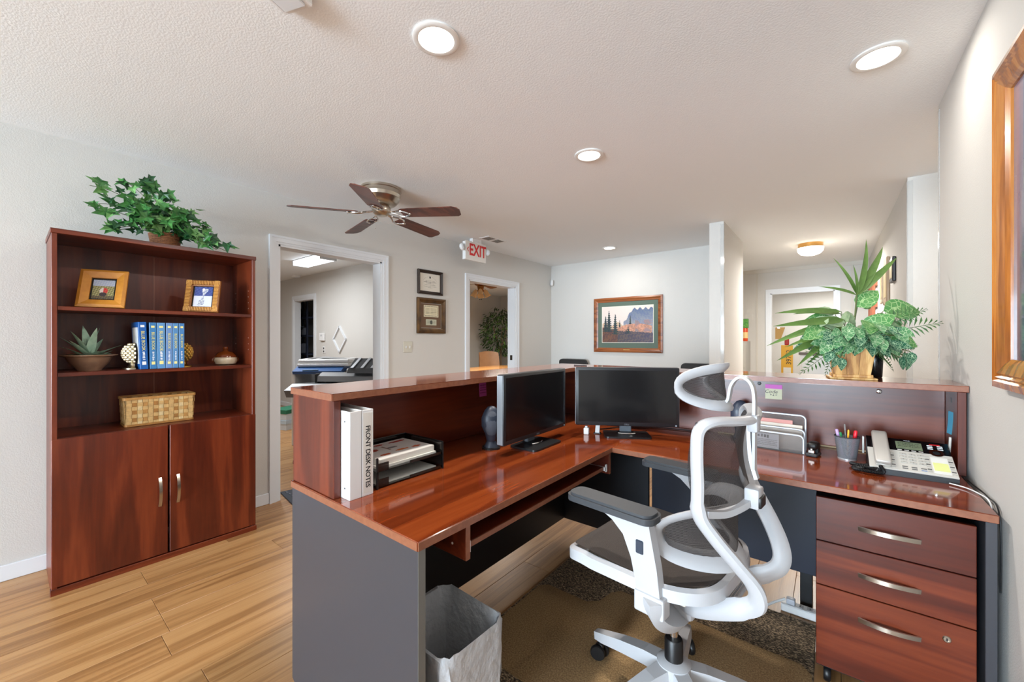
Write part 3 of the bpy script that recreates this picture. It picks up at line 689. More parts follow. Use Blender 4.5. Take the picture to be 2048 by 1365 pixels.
for ya in (0.881, 1.848):
    wp(MB().box(-1.2, -0.872, ya, ya + 0.0125, 0.634, 0.652).box(-0.878, -0.87, ya, ya + 0.0125, 0.63, 0.667, 0.002).build('slide_rail', M_WPL), dk)
wp(MB().lathe([(0.004, 0), (0.004, 0.001), (0, 0.001)], 10, M=Matrix.Translation((-0.92, 0.862, 0.655)) @ Matrix.Rotation(PI / 2, 4, 'X')).build('screw_cap', M_PAPER), dk)

rt = thing('desk_return', 'cherry-topped desk return reaching to the right-hand wall', 'desk', (-0.22, 2.23, 0))
wb('desktop', cherry_top[0], rt, AX1 + 0.001, 0.398, 1.855, AY1, TZ0, TZ1, 0.002)
wp(MB().box(AX1 + 0.002, 0.396, 1.8535, 1.856, TZ0 + 0.002, TZ1 - 0.002).build('edge_band', M_EDGE), rt)
wb('modesty_panel', mat('navy_black_panel', (20, 25, 42), 0.45), rt, AX1 + 0.02, 0.37, 2.36, 2.378, 0.175, TZ0)
wb('leg_panel', M_GRAPH, rt, 0.371, 0.396, 1.862, 2.58, 0.0, TZ0)
wb('support_leg', M_BLACK, rt, -0.115, -0.068, 2.378, 2.50, 0.0, 0.30); wb('support_leg', M_BLACKP, rt, -0.70, -0.66, 2.378, 2.50, 0.0, TZ0)

ga = thing('reception_gallery', 'raised cherry transaction counter running round the back of the desk', 'counter', (-1.0, 2.0, TZ1))
GZ = 1.108
b = MB().prism([(AX0, AY0), (-1.285, AY0), (-1.285, 2.303), (0.418, 2.303), (0.418, 2.615), (AX0, 2.615)], GZ - 0.025, GZ)
wp(b.build('counter_top', cherry_top[1]), ga)
b = MB().box(AX0 + 0.002, -1.287, AY0 - 0.0015, AY0 + 0.001, GZ - 0.023, GZ - 0.002).box(-1.286, -1.2835, AY0 + 0.001, 2.303, GZ - 0.023, GZ - 0.002).box(-1.284, 0.417, 2.3015, 2.304, GZ - 0.023, GZ - 0.002)
wp(b.build('edge_band', M_EDGE), ga)
wb('end_panel', cherry[2], ga, AX0 + 0.006, -1.288, AY0 + 0.006, AY0 + 0.03, TZ1 + 0.0003, GZ - 0.0252); wb('end_panel', cherry[2], ga, 0.388, 0.412, 2.308, 2.595, TZ1 + 0.0003, GZ - 0.0252)
wb('back_panel', cherry[1], ga, AX0 + 0.025, AX0 + 0.043, AY0 + 0.0302, 2.595, TZ1 + 0.0003, GZ - 0.0252); wb('back_panel', cherry[0], ga, AX0 + 0.043, 0.3878, 2.522, 2.54, TZ1 + 0.0003, GZ - 0.0252)
def disc_on_y(m, root, name, x, y_, z, r, hgt=0.002):
    return wp(MB().lathe([(r, 0), (r, hgt * 0.6), (r * 0.7, hgt), (0, hgt)], 16, M=Matrix.Translation((x, y_, z)) @ Matrix.Rotation(PI / 2, 4, 'X')).build(name, m, None, True), root)
o = disc_on_y(M_BLACK, ga, 'bolt_hole', -0.30, 2.5215, 1.052, 0.009); o = disc_on_y(M_CHROME, ga, 'cam_bolt', 0.176, 2.5215, 1.047, 0.011, 0.005); o['label'] = 'shiny metal cam bolt'
wp(MB().box(0.387, 0.3885, 2.40, 2.412, 1.03, 1.05).build('hinge_slot', M_BLACK), ga)

# ------------------------------------------------------------------ drawer pedestal
pd = thing('drawer_pedestal', 'three-drawer cherry file pedestal under the desk return', 'drawer unit', (0.155, 2.1, 0))
PX0, PX1, PY0 = -0.043, 0.357, 1.873
wb('body', M_BLACKP, pd, PX0, PX1, PY0 + 0.02, 2.34, 0.07, 0.695)
for k, (z0, z1) in enumerate(((0.5465, 0.706), (0.3835, 0.5425), (0.085, 0.3795))):
    d = wb('drawer_front', cherry[0], pd, PX0 + 0.001, PX1 - 0.001, PY0, PY0 + 0.019, z0, z1, 0.0015)
    hz = (0.626, 0.462, 0.305)[k]
    pts = [(0.155 - 0.077 + 0.154 * i / 14, PY0 - 0.001 - 0.026 * math.sin(PI * i / 14) ** 0.85, hz - 0.006 * (2 * i / 14 - 1) ** 2) for i in range(15)]
    h = MB().sweep(pts, [(-0.0035, -0.007), (0.0035, -0.007), (0.0035, 0.007), (-0.0035, 0.007)]).build('handle', M_STEEL, d, True); h['label'] = 'curved brushed metal pull'
    if k == 2:
        q = MB().lathe([(0.0105, 0), (0.0105, 0.0015), (0.008, 0.004), (0.0055, 0.004), (0.0055, 0.002), (0, 0.002)], 20, M=Matrix.Translation((0.292, PY0, 0.327)) @ Matrix.Rotation(PI / 2, 4, 'X')).build('lock', M_STEEL, d, True)
        wp(MB().box(0.2905, 0.2935, PY0 - 0.0045, PY0 - 0.0005, 0.323, 0.331).build('keyhole', M_BLACK), pd).parent = pd
for x in (-0.01, 0.325):
    for y_ in (1.93, 2.235):
        wp(MB().lathe([(0.004, -0.011), (0.026, -0.011), (0.03, -0.006), (0.03, 0.006), (0.026, 0.011), (0.004, 0.011)], 18, M=Matrix.Translation((x, y_, 0.030)) @ Matrix.Rotation(PI / 2, 4, 'Y')).box(x - 0.008, x + 0.008, y_ - 0.008, y_ + 0.008, 0.035, 0.0705).build('caster', M_BLACK, None, True), pd)

# ------------------------------------------------------------------ monitors
M_SCR = mat('screen_glass', (10, 11, 14), 0.22, coat=0.2)
def monitor(label, loc, rz, zc, tilt=0.0):
    """screen faces local -Y"""
    t = thing('monitor', label, 'monitor', loc, rz); hz = zc - loc[2]
    b = MB(); w, h = 0.556, 0.324; Ti = Matrix.Translation((0, 0, hz)) @ Matrix.Rotation(tilt, 4, 'X')
    b.box(-w / 2, w / 2, -0.012, 0.028, -h / 2, h / 2, 0.006, 2, Ti); b.box(-w * 0.32, w * 0.32, 0.026, 0.05, -h * 0.34, h * 0.34, 0.01, 2, Ti)
    b.build('housing', mat('monitor_housing', (30, 31, 34), 0.38), t, True)
    b = MB()
    for s_ in (-1, 1): b.box(s_ * w / 2 - 0.002, s_ * w / 2 + 0.0015, -0.006, 0.026, -h / 2 + 0.005, h / 2 - 0.005, 0.001, 1, Ti)
    b.build('side_trim', mat('silver_trim', (176, 182, 188), 0.35, 0.6), t)
    MB().box(-w / 2 + 0.016, w / 2 - 0.016, -0.0128, -0.0115, -h / 2 + 0.022, h / 2 - 0.016, 0, 1, Ti).build('screen', M_SCR, t)
    text('logo', 'DELL', 0.012, mat('logo_grey', (120, 122, 126), 0.4), t, Ti @ frame_M((0, -0.0122, -h / 2 + 0.010), (1, 0, 0), (0, 0, 1)), 0.0003)
    box('power_button', mat('power_led', (170, 180, 190), 0.4), t, w / 2 - 0.022, w / 2 - 0.014, -0.0128, -0.0118, hz - h / 2 + 0.006, hz - h / 2 + 0.012)
    b = MB().box(-0.032, 0.032, 0.030, 0.052, 0.012, hz - 0.02, 0.004); b.build('neck', mat('neck_grey', (120, 128, 136), 0.35, 0.5), t)
    MB().prism(rrect(0.245, 0.16, 0.02), 0, 0.009).lathe([(0.05, 0.009), (0.042, 0.016), (0, 0.016)], 20, (0, 0.03, 0)).build('base', M_BLACK, t, True)
    MB().tube([(-0.045 + 0.09 * i / 8, -0.005 - 0.012 * math.sin(PI * i / 8), 0.013) for i in range(9)], 0.004, 6).build('cable_clip', M_CHROME, t, True)
    return t
monitor('black flat monitor turned sideways beside the speaker on the long desk', (-1.165, 1.665, TZ1 + 0.0002), R(91), 0.967)
monitor('black flat monitor facing the camera in the desk corner behind the chair', (-0.885, 2.135, TZ1 + 0.0002), TH - R(7.5), 0.972)

# ------------------------------------------------------------------ speakers
def speaker(label, loc, rz):
    t = thing('computer_speaker', label, 'speaker', loc, rz)
    sec = []
    b = MB(); n = 10
    prof = [(0.000, 0.036, 0.030, 0.0), (0.012, 0.034, 0.030, 0.0), (0.035, 0.022, 0.020, 0.002), (0.07, 0.030, 0.026, 0.0), (0.11, 0.048, 0.034, -0.002), (0.15, 0.049, 0.034, -0.004), (0.185, 0.034, 0.024, -0.004), (0.203, 0.018, 0.012, -0.004), (0.207, 0.004, 0.003, -0.004)]
    rings = [[b.bm.verts.new((a * math.cos(2 * PI * i / 20), dy + c * math.sin(2 * PI * i / 20), z)) for i in range(20)] for z, a, c, dy in prof]
    for p, q in zip(rings, rings[1:]):
        for i in range(20): b.bm.faces.new((p[i], p[(i + 1) % 20], q[(i + 1) % 20], q[i]))
    b.bm.faces.new(list(reversed(rings[0]))); b.bm.faces.new(rings[-1])
    b.build('body', mat('speaker_body', (58, 64, 78), 0.4), t, True)
    MB().ball((0, -0.016, 0.128), 1.0, 20, 10, (0.038, 0.022, 0.068)).build('grille', mat('speaker_grille', (92, 96, 106), 0.8, bump=(900, 0.5, 0.001)), t, True)
    MB().prism(rrect(0.085, 0.085, 0.03), 0, 0.008).build('foot', M_BLACK, t)
    return t
speaker('dark grey computer speaker under the pink note on the long desk', (-1.30, 1.475, TZ1 + 0.0002), R(50))
speaker('dark computer speaker behind the chair beside the letter sorter', (-0.378, 2.44, TZ1 + 0.0002), R(30))

# ------------------------------------------------------------------ binders
def binder(label, y0, th_, spine):
    t = thing('ring_binder', label, 'binder', (-1.235, y0, TZ1 + 0.0002))
    h = 0.292; d = 0.27
    b = MB().box(-d, 0.0, 0, 0.003, 0, h, 0.001).box(-d, 0.0, th_ - 0.003, th_, 0, h, 0.001).box(-0.003, 0.001, 0, th_, 0, h, 0.001)
    b.build('cover', M_WPL, t)
    box('sheets', M_PAPER, t, -d + 0.015, -0.03, 0.005, th_ - 0.006, 0.006, h - 0.012)
    b = MB()
    for z in (0.035, h - 0.035): b.lathe([(0.003, 0), (0.003, 0.001), (0, 0.001)], 10, M=Matrix.Translation((-0.03, 0.0, z)) @ Matrix.Rotation(PI / 2, 4, 'X'))
    b.build('rivet', M_DKG, t)
    if spine:
        box('spine_sleeve', M_PAPER, t, 0.001, 0.0016, 0.004, th_ - 0.004, 0.01, h - 0.01)
        text('spine_lettering', spine, 0.0245, mat('print_black', (20, 20, 24), 0.6), t, frame_M((0.0019, th_ / 2, h * 0.455), (0, 0, -1), (0, 1, 0)), 0.0002, space=0.9, bold=0.0004)
    return t
binder('plain white ring binder, the outer one of the pair on the desk', 0.7005, 0.042, None)
binder('white ring binder whose spine reads FRONT DESK NOTES', 0.7445, 0.042, 'FRONT DESK NOTES')

# ------------------------------------------------------------------ letter tray with papers and catalogue
lt = thing('letter_tray', 'two-tier smoky black letter tray on the long desk', 'letter tray', (-1.375, 0.965, TZ1 + 0.0004))
M_SMOKE = mat('smoky_plastic', (14, 13, 13), 0.12, alpha=0.78, coat=0.5)
TY = 0.305
for k, z in enumerate((0.004, 0.060)):
    b = MB().box(-0.125, 0.12, -TY / 2, TY / 2, z, z + 0.002)
    b.box(-0.125, -0.122, -TY / 2, TY / 2, z, z + 0.048).box(-0.125, 0.125, TY / 2 - 0.003, TY / 2, z, z + 0.048)
    b.box(-0.125, 0.06, -TY / 2, -TY / 2 + 0.003, z, z + 0.048).box(0.118, 0.1215, -TY / 2, -TY / 2 + 0.05, z, z + 0.048 * 0.6).box(0.118, 0.1215, TY / 2 - 0.16, TY / 2, z, z + 0.010)
    b.build('tray', M_SMOKE, lt)
    b = MB()
    for x, yy in ((-0.124, -TY / 2), (-0.124, TY / 2), (0.124, TY / 2), (0.122, -TY / 2 + 0.002)): b.box(x - 0.003, x + 0.003, yy - 0.003, yy + 0.003, z - 0.004, z + 0.056 if k == 0 else z + 0.05)
    b.tube([(-0.125, -TY / 2, z + 0.05), (-0.125, TY / 2, z + 0.05), (0.125, TY / 2, z + 0.05)], 0.0025, 6)
    b.build('corner_post', M_BLACK, lt)
def sheet(name, label, loc, rz, w, d, n, cat='paper'):
    o = MB().box(-w / 2, w / 2, -d / 2, d / 2, 0, n).build(name, M_PAPER); o.location = loc; o.rotation_euler = (0, 0, rz); return tag(o, label, cat)
sheet('paper_stack', 'loose white papers in the lower level of the letter tray', (-1.378, 0.965, TZ1 + 0.0065), R(90), 0.27, 0.212, 0.006)
sheet('paper_stack', 'cream papers under the catalogue in the upper level of the letter tray', (-1.378, 0.965, TZ1 + 0.0625), R(90), 0.27, 0.212, 0.010)
ct = thing('catalogue', 'thick catalogue with red and orange pictures lying on the letter tray', 'catalogue', (-1.378, 0.965, TZ1 + 0.0732), R(92))
box('page_block', M_PAPER, ct, -0.131, 0.131, -0.10, 0.10, 0, 0.022, 0.001)
def cat_print(u, v):
    c = (232, 228, 222)
    for x, yy, a, bb, col in ((0.22, 0.22, 0.09, 0.05, (206, 92, 44)), (0.55, 0.28, 0.12, 0.05, (222, 120, 52)), (0.80, 0.25, 0.08, 0.05, (206, 88, 40)), (0.52, 0.55, 0.1, 0.05, (128, 128, 130)), (0.2, 0.62, 0.1, 0.09, (178, 62, 40)), (0.78, 0.86, 0.16, 0.05, (196, 52, 36)), (0.45, 0.88, 0.08, 0.05, (190, 60, 40))):
        if ((u - x) / a) ** 2 + ((v - yy) / bb) ** 2 < 1: c = col
    if 0.08 < u < 0.45 and 0.42 < v < 0.75 and (abs(u - 0.08) < 0.02 or abs(v - 0.42) < 0.02 or abs(u - 0.43) < 0.02): c = (150, 120, 108)
    return c
printed('cover_print', 0.26, 0.198, cat_print, ct, Matrix.Translation((0, 0, 0.0225)), 54, 42, 0.35)

# ------------------------------------------------------------------ sticky notes
def note(label, M, w, h, col, header=None, scrawl=None, seed=1, lines=None):
    t = thing('sticky_note', label, 'sticky note', M.translation[:]); Mi = M.copy(); Mi.translation = (0, 0, 0)
    o = MB().grid(lambda u, v: Vector(((u - 0.5) * w, (v - 0.5) * h, 0.0012 + 0.004 * (1 - v) ** 2)), 4, 6, Mi).build('sheet', mat('note_%d_%d_%d' % col, col, 0.8), t)
    if header: MB().box(-w / 2, w / 2, h / 2 - header[0], h / 2, 0.0015, 0.0022, 0, 1, Mi).build('flag', mat('flag_pink', header[1], 0.7), t)
    if scrawl:
        ink = mat('ink', (60, 58, 72), 0.7)
        for body, size, dx, dy in scrawl: text('handwriting', body, size, ink, t, Mi @ Matrix.Translation((dx, dy, 0.0036)), 0.0001, shear=0.25)
    if lines: marks('handwriting', mat('plum_ink', (120, 30, 92), 0.7), t, Mi @ Matrix.Translation((0, 0, 0.0046)), lines[0], lines[1], 0.007, seed, 0.0006)
    return t
M_onB = lambda x, z: frame_M((x, 2.5205, z), (1, 0, 0), (0, 0, 1))
note('pale yellow note reading Code A with a pink strip, stuck on the gallery panel', M_onB(-0.235, 1.012), 0.075, 0.076, (222, 220, 190), (0.022, (222, 120, 206)), (('Code', 0.026, -0.012, 0.000), ('"A"', 0.024, -0.004, -0.023)))
note('bright pink note on the gallery panel above the left speaker', frame_M((AX0 + 0.0455, 1.683, 1.005), (0, 1, 0), (0, 0, 1)), 0.06, 0.078, (214, 92, 176), None, None, 1, (0.05, (0.024, 0.010, -0.004, -0.018)))
note('small blue note curling off the right end panel of the gallery', frame_M((0.381, 2.37, 0.952), (0.15, -1, 0), (0.0, 0.06, 1)), 0.045, 0.09, (84, 172, 208))

# ------------------------------------------------------------------ letter sorter, hole punch, pen cup, phone
ls = thing('letter_sorter', 'silver mesh letter sorter with envelopes on the desk return', 'letter sorter', (-0.20, 2.335, TZ1 + 0.0004), R(-3))
M_SIL = mat('silver_paint', (196, 200, 206), 0.35, 0.4); M_SILM = mesh_fabric('silver_mesh', (96, 92, 90), 0.75, 500)
for k, (yy, hh) in enumerate(((-0.045, 0.085), (-0.005, 0.105), (0.04, 0.165))):
    pth = [(-0.105, yy, 0.002)] + [(x, yy, z + hh / 2) for x, z in reversed(arc(-0.085, hh / 2 - 0.02, 0.02, PI / 2, PI, 5))] + [(x, yy, z + hh / 2) for x, z in reversed(arc(0.085, hh / 2 - 0.02, 0.02, 0, PI / 2, 5))] + [(0.105, yy, 0.002)]
    MB().tube(pth, 0.0045, 6, up=(0, 1, 0)).build('divider_frame', M_SIL, ls, True)
    box('divider_mesh', M_SILM, ls, -0.103, 0.103, yy - 0.0006, yy + 0.0006, 0.003, hh - 0.004)
box('base_plate', M_BLACK, ls, -0.105, 0.105, -0.05, 0.045, 0.0, 0.003)
def paper_in(name, label, dx, dy, w, h, col, z=0.004):
    o = MB().box(-w / 2, w / 2, -0.001, 0.001, 0, h).build(name, mat('env_%d_%d_%d' % col, col, 0.8)); c, s_ = math.cos(R(-3)), math.sin(R(-3))
    o.location = (-0.20 + dx * c - dy * s_, 2.335 + dx * s_ + dy * c, TZ1 + z); o.rotation_euler = (R(-4), 0, R(-3)); return tag(o, label, 'envelope')
paper_in('envelope', 'pink envelope at the back of the letter sorter', -0.02, 0.022, 0.15, 0.135, (222, 160, 152)); paper_in('envelope', 'cream envelope in the middle of the letter sorter', 0.0, 0.010, 0.19, 0.118, (226, 214, 200))
cd = paper_in('printed_card', 'small grey printed card in the front of the letter sorter', -0.045, -0.034, 0.105, 0.07, (196, 198, 204)); cd['category'] = 'card'
marks('card_heading', mat('print_black', (20, 20, 24), 0.6), cd, frame_M((-0.012, -0.0014, 0.056), (1, 0, 0), (0, 0, 1)), 0.07, (0,), 0.017, 3); marks('card_small_print', mat('print_grey', (110, 110, 120), 0.6), cd, frame_M((0, -0.0014, 0.028), (1, 0, 0), (0, 0, 1)), 0.09, (0.012, 0.004, -0.004, -0.012), 0.005, 4)
hp_ = thing('desk_punch', 'small black punch or stapler between letter sorter and pen cup', 'hole punch', (-0.06, 2.30, TZ1 + 0.0004), R(-12))
box('base', M_DKG, hp_, -0.022, 0.022, -0.045, 0.03, 0, 0.014, 0.004); 
MB().box(-0.02, 0.02, -0.035, 0.03, 0.03, 0.062, 0.012, 3).build('lever', M_BLACK, hp_, True)
MB().box(-0.016, 0.016, 0.0, 0.03, 0.012, 0.035).build('throat', M_BLACK, hp_); MB().box(-0.012, 0.012, -0.04, -0.03, 0.016, 0.03, 0.002).box(-0.003, 0.003, -0.036, -0.03, 0.01, 0.036).build('punch_pin', M_CHROME, hp_)
pc = thing('pen_cup', 'tapered silver mesh pen cup beside the telephone', 'pen cup', (0.058, 2.325, TZ1 + 0.0002))
MB().lathe([(0.033, 0.0), (0.033, 0.004), (0.045, 0.1), (0.0435, 0.1), (0.032, 0.005), (0.0, 0.005)], 28, cap=False).build('cup', mesh_fabric('cup_mesh', (84, 86, 90), 0.5, 520), pc, True)
b = MB(); b.tube([(0.0445 * math.cos(2 * PI * i / 28), 0.0445 * math.sin(2 * PI * i / 28), 0.1) for i in range(28)], 0.0022, 6, True); b.build('rim', M_DKG, pc, True)
MB().lathe([(0.034, 0), (0.034, 0.005), (0.031, 0.007)], 28).build('foot_ring', M_SIL, pc, True)
for nm, lab, col, p0, p1, r_ in (('pen', 'lilac highlighter leaning left in the pen cup', (176, 150, 196), (-0.015, -0.006, 0.016), (-0.037, -0.011, 0.130), 0.0062), ('pen', 'green marker low in the pen cup', (46, 150, 92), (-0.013, 0.012, 0.016), (-0.024, 0.020, 0.112), 0.006), ('pen', 'red marker standing right in the pen cup', (196, 20, 36), (0.016, -0.004, 0.016), (0.029, -0.012, 0.132), 0.0072),
                                 ('pencil', 'yellow pencil in the middle of the pen cup', (226, 160, 40), (0.0, -0.015, 0.016), (0.004, -0.026, 0.134), 0.0036), ('pencil', 'grey pencil at the back of the pen cup', (120, 116, 112), (0.0, 0.010, 0.016), (-0.008, 0.034, 0.148), 0.0036), ('pen', 'black pen at the right rim of the pen cup', (26, 26, 28), (0.013, 0.013, 0.016), (0.034, 0.022, 0.122), 0.004)):
    t = thing(nm, lab, nm, (0.058 + p0[0], 2.325 + p0[1], TZ1 + p0[2]), 0, 'pens in the mesh cup'); d = Vector(p1) - Vector(p0); ln = d.length; Mx = aim((0, 0, 0), d, (0.3, 0.9, 0)) @ Matrix.Rotation(-PI / 2, 4, 'X')
    MB().lathe([(r_ * 0.8, 0), (r_, 0.005), (r_, ln * 0.8), (r_ * 0.9, ln * 0.8)], 10, M=Mx).build('barrel', mat('pen_%d_%d_%d' % col, col, 0.35), t, True)
    MB().lathe([(r_ * 1.02, ln * 0.8), (r_ * 0.95, ln * 0.97), (r_ * 0.6, ln), (0, ln)], 10, M=Mx).build('cap', mat('pencap_%d' % col[0], tuple(min(255, int(c * 1.12) + 12) for c in col), 0.35), t, True)

ph = thing('telephone', 'silver and black corded desk telephone with display', 'telephone', (0.245, 2.15, TZ1 + 0.0004), R(0.5))
PW_, PD_ = 0.245, 0.205; SL = math.atan2(0.098, PD_)
def pp(x, d, up=0.0):      # x across, d up the slope, height above face
    return Vector((x, d * math.cos(SL) - up * math.sin(SL), 0.022 + d * math.sin(SL) + up * math.cos(SL)))
PM = frame_M(pp(0, 0), (1, 0, 0), (0, math.cos(SL), math.sin(SL)))
b = MB().prism([(0, 0), (PD_ * math.cos(SL), 0), (PD_ * math.cos(SL), 0.020 + PD_ * math.sin(SL)), (0, 0.020)], -PW_ / 2, PW_ / 2, Matrix(((0, 0, 1, 0), (1, 0, 0, 0), (0, 1, 0, 0), (0, 0, 0, 1))))
b.build('base', M_BLACK, ph)
M_SLV = mat('phone_silver', (206, 202, 194), 0.4, 0.25)
MB().box(-PW_ / 2, PW_ / 2, 0, 0.125, -0.002, 0.004, 0.001, 1, PM).build('silver_faceplate', M_SLV, ph)
MB().box(-PW_ / 2, PW_ / 2, 0.125, PD_, -0.002, 0.003, 0.001, 1, PM).build('black_faceplate', mat('gloss_black', (12, 12, 14), 0.15), ph)
hs = MB().box(-PW_ / 2 + 0.016, -PW_ / 2 + 0.066, 0.006, PD_ + 0.006, 0.012, 0.034, 0.009, 3, PM).box(-PW_ / 2 + 0.018, -PW_ / 2 + 0.064, 0.01, 0.05, 0.003, 0.014, 0.003, 1, PM).box(-PW_ / 2 + 0.018, -PW_ / 2 + 0.064, 0.155, 0.20, 0.003, 0.014, 0.003, 1, PM)
hs.build('handset', mat('handset_silver', (190, 184, 176), 0.4, 0.3), ph, True)
MB().box(-0.032, 0.045, 0.139, 0.186, 0.0032, 0.0042, 0, 1, PM).build('display', mat('lcd', (112, 122, 98), 0.3, noise=(60, (96, 106, 84), 0.7)), ph)
marks('display_text', mat('lcd_ink', (50, 58, 44), 0.5), ph, PM @ Matrix.Translation((0.006, 0.164, 0.0046)), 0.062, (0.012, 0.002, -0.008), 0.006, 6)
text('brand_lettering', 'vtech', 0.009, wlab, ph, PM @ Matrix.Translation((0.004, 0.195, 0.0035)), 0.0001)
M_KEY = mat('key_cap', (176, 172, 164), 0.5); M_KEYD = mat('key_dark', (90, 88, 86), 0.5)
for r_ in range(4):
    for c_ in range(3):
        k = MB().box(-0.028 + c_ * 0.026, -0.008 + c_ * 0.026, 0.098 - r_ * 0.017, 0.107 - r_ * 0.017, 0.004, 0.0065, 0.001, 1, PM).build('dial_key', M_KEY, ph)
        text('key_number', '123456789*0#'[r_ * 3 + c_], 0.008, M_BLACK, k, PM @ Matrix.Translation((-0.018 + c_ * 0.026, 0.1025 - r_ * 0.017, 0.0067)), 0.0001)
for r_ in range(7):
    for c_ in (-0.050, 0.050, 0.113): MB().box(c_ - 0.006, c_ + 0.006, 0.098 - r_ * 0.0145, 0.104 - r_ * 0.0145, 0.004, 0.006, 0.001, 1, PM).build('line_key', M_KEYD if r_ % 2 else M_KEY, ph)
for r_ in range(2):
    for c_ in range(3): MB().box(-0.026 + c_ * 0.026, -0.010 + c_ * 0.026, 0.012 + 0.011 * r_, 0.017 + 0.011 * r_, 0.004, 0.006, 0.001, 1, PM).build('function_key', mat('key_blue', (120, 136, 168), 0.5) if (r_ == 0 and c_ == 2) else M_KEYD, ph)
for c_ in range(4): MB().box(-0.030 + c_ * 0.0205, -0.016 + c_ * 0.0205, 0.1285, 0.1325, 0.003, 0.005, 0.001, 1, PM).build('soft_key', M_SLV, ph)
for r_ in range(3):
    for c_ in range(2): MB().box(0.060 + c_ * 0.028, 0.076 + c_ * 0.028, 0.156 + r_ * 0.010, 0.160 + r_ * 0.010, 0.003, 0.005, 0.0008, 1, PM).build('feature_key', wlab, ph)
MB().box(0.068, 0.098, 0.184, 0.189, 0.003, 0.0045, 0, 1, PM).build('message_light', mat('red_lens', (196, 40, 44), 0.3), ph)
MB().lathe([(0.012, 0.003), (0.012, 0.006), (0.021, 0.006), (0.022, 0.003)], 24, M=PM @ Matrix.Translation((0.082, 0.133, 0)), cap=False).build('navigation_ring', M_CHROME, ph, True); MB().lathe([(0.010, 0.003), (0.009, 0.006), (0, 0.006)], 16, M=PM @ Matrix.Translation((0.082, 0.133, 0))).build('select_button', M_BLACK, ph, True)
MB().box(0.060, 0.106, 0.012, 0.105, 0.004, 0.0052, 0, 1, PM).build('directory_card', mat('card_white', (216, 214, 208), 0.5), ph); MB().box(0.063, 0.104, 0.025, 0.072, 0.0053, 0.0058, 0, 1, PM).build('directory_note', mat('note_yellow', (214, 216, 140), 0.7), ph)
for x, tl in ((-PW_ / 2 - 0.008, 0), (PW_ / 2 + 0.006, 0.3)):
    MB().box(x - 0.004, x + 0.004, PD_ - 0.01, PD_ + 0.0, 0.0, 0.075, 0.003, 2, PM @ Matrix.Rotation(-0.5 + tl, 4, 'X') if tl else Matrix.Translation((0, 0.0, 0.03))).build('antenna', M_SLV, ph, True)
# coiled cord from the handset
pth = catmull([(-0.09, -0.004, 0.03), (-0.085, -0.03, 0.012), (-0.125, -0.04, 0.011), (-0.165, -0.03, 0.011), (-0.17, 0.0, 0.011), (-0.135, 0.005, 0.011), (-0.105, -0.02, 0.02), (-0.12, 0.02, 0.013), (-0.165, 0.05, 0.011), (-0.175, 0.062, 0.011), (-0.14, 0.065, 0.008), (-0.12, 0.07, 0.012)], 10)
pts = []; seg = 8
for i in range(len(pth) - 1):
    a, c = pth[i], pth[i + 1]; t_ = (c - a).normalized(); u_ = Vector((0, 0, 1)) - t_ * t_.z; u_.normalize(); s_ = t_.cross(u_)
    for q in range(6):
        an = 2 * PI * (q / 6); pts.append(a.lerp(c, q / 6) + (u_ * math.sin(an) + s_ * math.cos(an)) * 0.0055)
MB().tube(pts, 0.0021, 4).build('coiled_cord', M_BLACK, ph, True)
# cables
def cable(label, pts, r, m, cat='cable', name='cable'):
    return tag(MB().tube(catmull(pts, 8), r, 6).build(name, m, None, True), label, cat)
cable('white phone cable trailing off the desk edge along the right wall', [(0.34, 2.14, TZ1 + 0.006), (0.375, 2.11, TZ1 + 0.006), (0.395, 2.06, TZ1 + 0.006), (0.409, 2.01, TZ1 - 0.002), (0.411, 1.99, 0.70), (0.411, 1.99, 0.45)], 0.0022, M_WPL)
cable('thin black cable beside the white one at the right wall', [(0.40, 2.28, TZ1 + 0.004), (0.405, 2.18, TZ1 + 0.004), (0.412, 2.05, TZ1 + 0.004), (0.414, 1.93, TZ1 - 0.02), (0.414, 1.92, 0.5)], 0.0022, M_BLACK)
cable('cream cable lying along the foot of the gallery back panel', [(-0.50, 2.512, TZ1 + 0.005), (-0.2, 2.513, TZ1 + 0.005), (0.05, 2.513, TZ1 + 0.005), (0.3, 2.512, TZ1 + 0.005)], 0.0045, mat('cream_cable', (206, 186, 150), 0.5))
ad = thing('power_adapter', 'small white power adapter standing between the two monitors', 'adapter', (-1.075, 2.03, TZ1 + 0.0004), R(20))
box('body', M_WPL, ad, -0.014, 0.014, -0.02, 0.02, 0.0, 0.036, 0.003); box('connector', M_WPL, ad, -0.008, 0.006, -0.008, 0.012, 0.036, 0.046, 0.002)
ho = thing('card_holder', 'small white tilted card holder beside the corner monitor stand', 'card holder', (-1.03, 2.07, TZ1 + 0.0004), R(15))
MB().box(-0.012, 0.012, -0.002, 0.002, 0, 0.05, 0.001, 1, Matrix.Rotation(-0.4, 4, 'X')).build('card', M_WPL, ho); box('foot', M_BLACK, ho, -0.02, 0.02, -0.008, 0.02, 0, 0.006, 0.002)
cable('black cable looping behind the corner monitor on the desk', [(-1.05, 2.10, TZ1 + 0.004), (-1.065, 2.13, TZ1 + 0.016), (-1.06, 2.18, TZ1 + 0.004), (-0.98, 2.30, TZ1 + 0.004), (-0.8, 2.43, TZ1 + 0.004), (-0.55, 2.47, TZ1 + 0.004)], 0.003, M_BLACK)

# ------------------------------------------------------------------ office chair (local +X forward, +Y its left side)
oc = thing('office_chair', 'white ergonomic office chair with black mesh seat, back and headrest', 'chair', (-0.42, 1.42, 0.0124), math.atan2(0.118, -0.993))
M_CW = mat('chair_white', (190, 190, 193), 0.4)
def mir(pts, s_): return [(a, b_ * s_, z) for a, b_, z in pts]
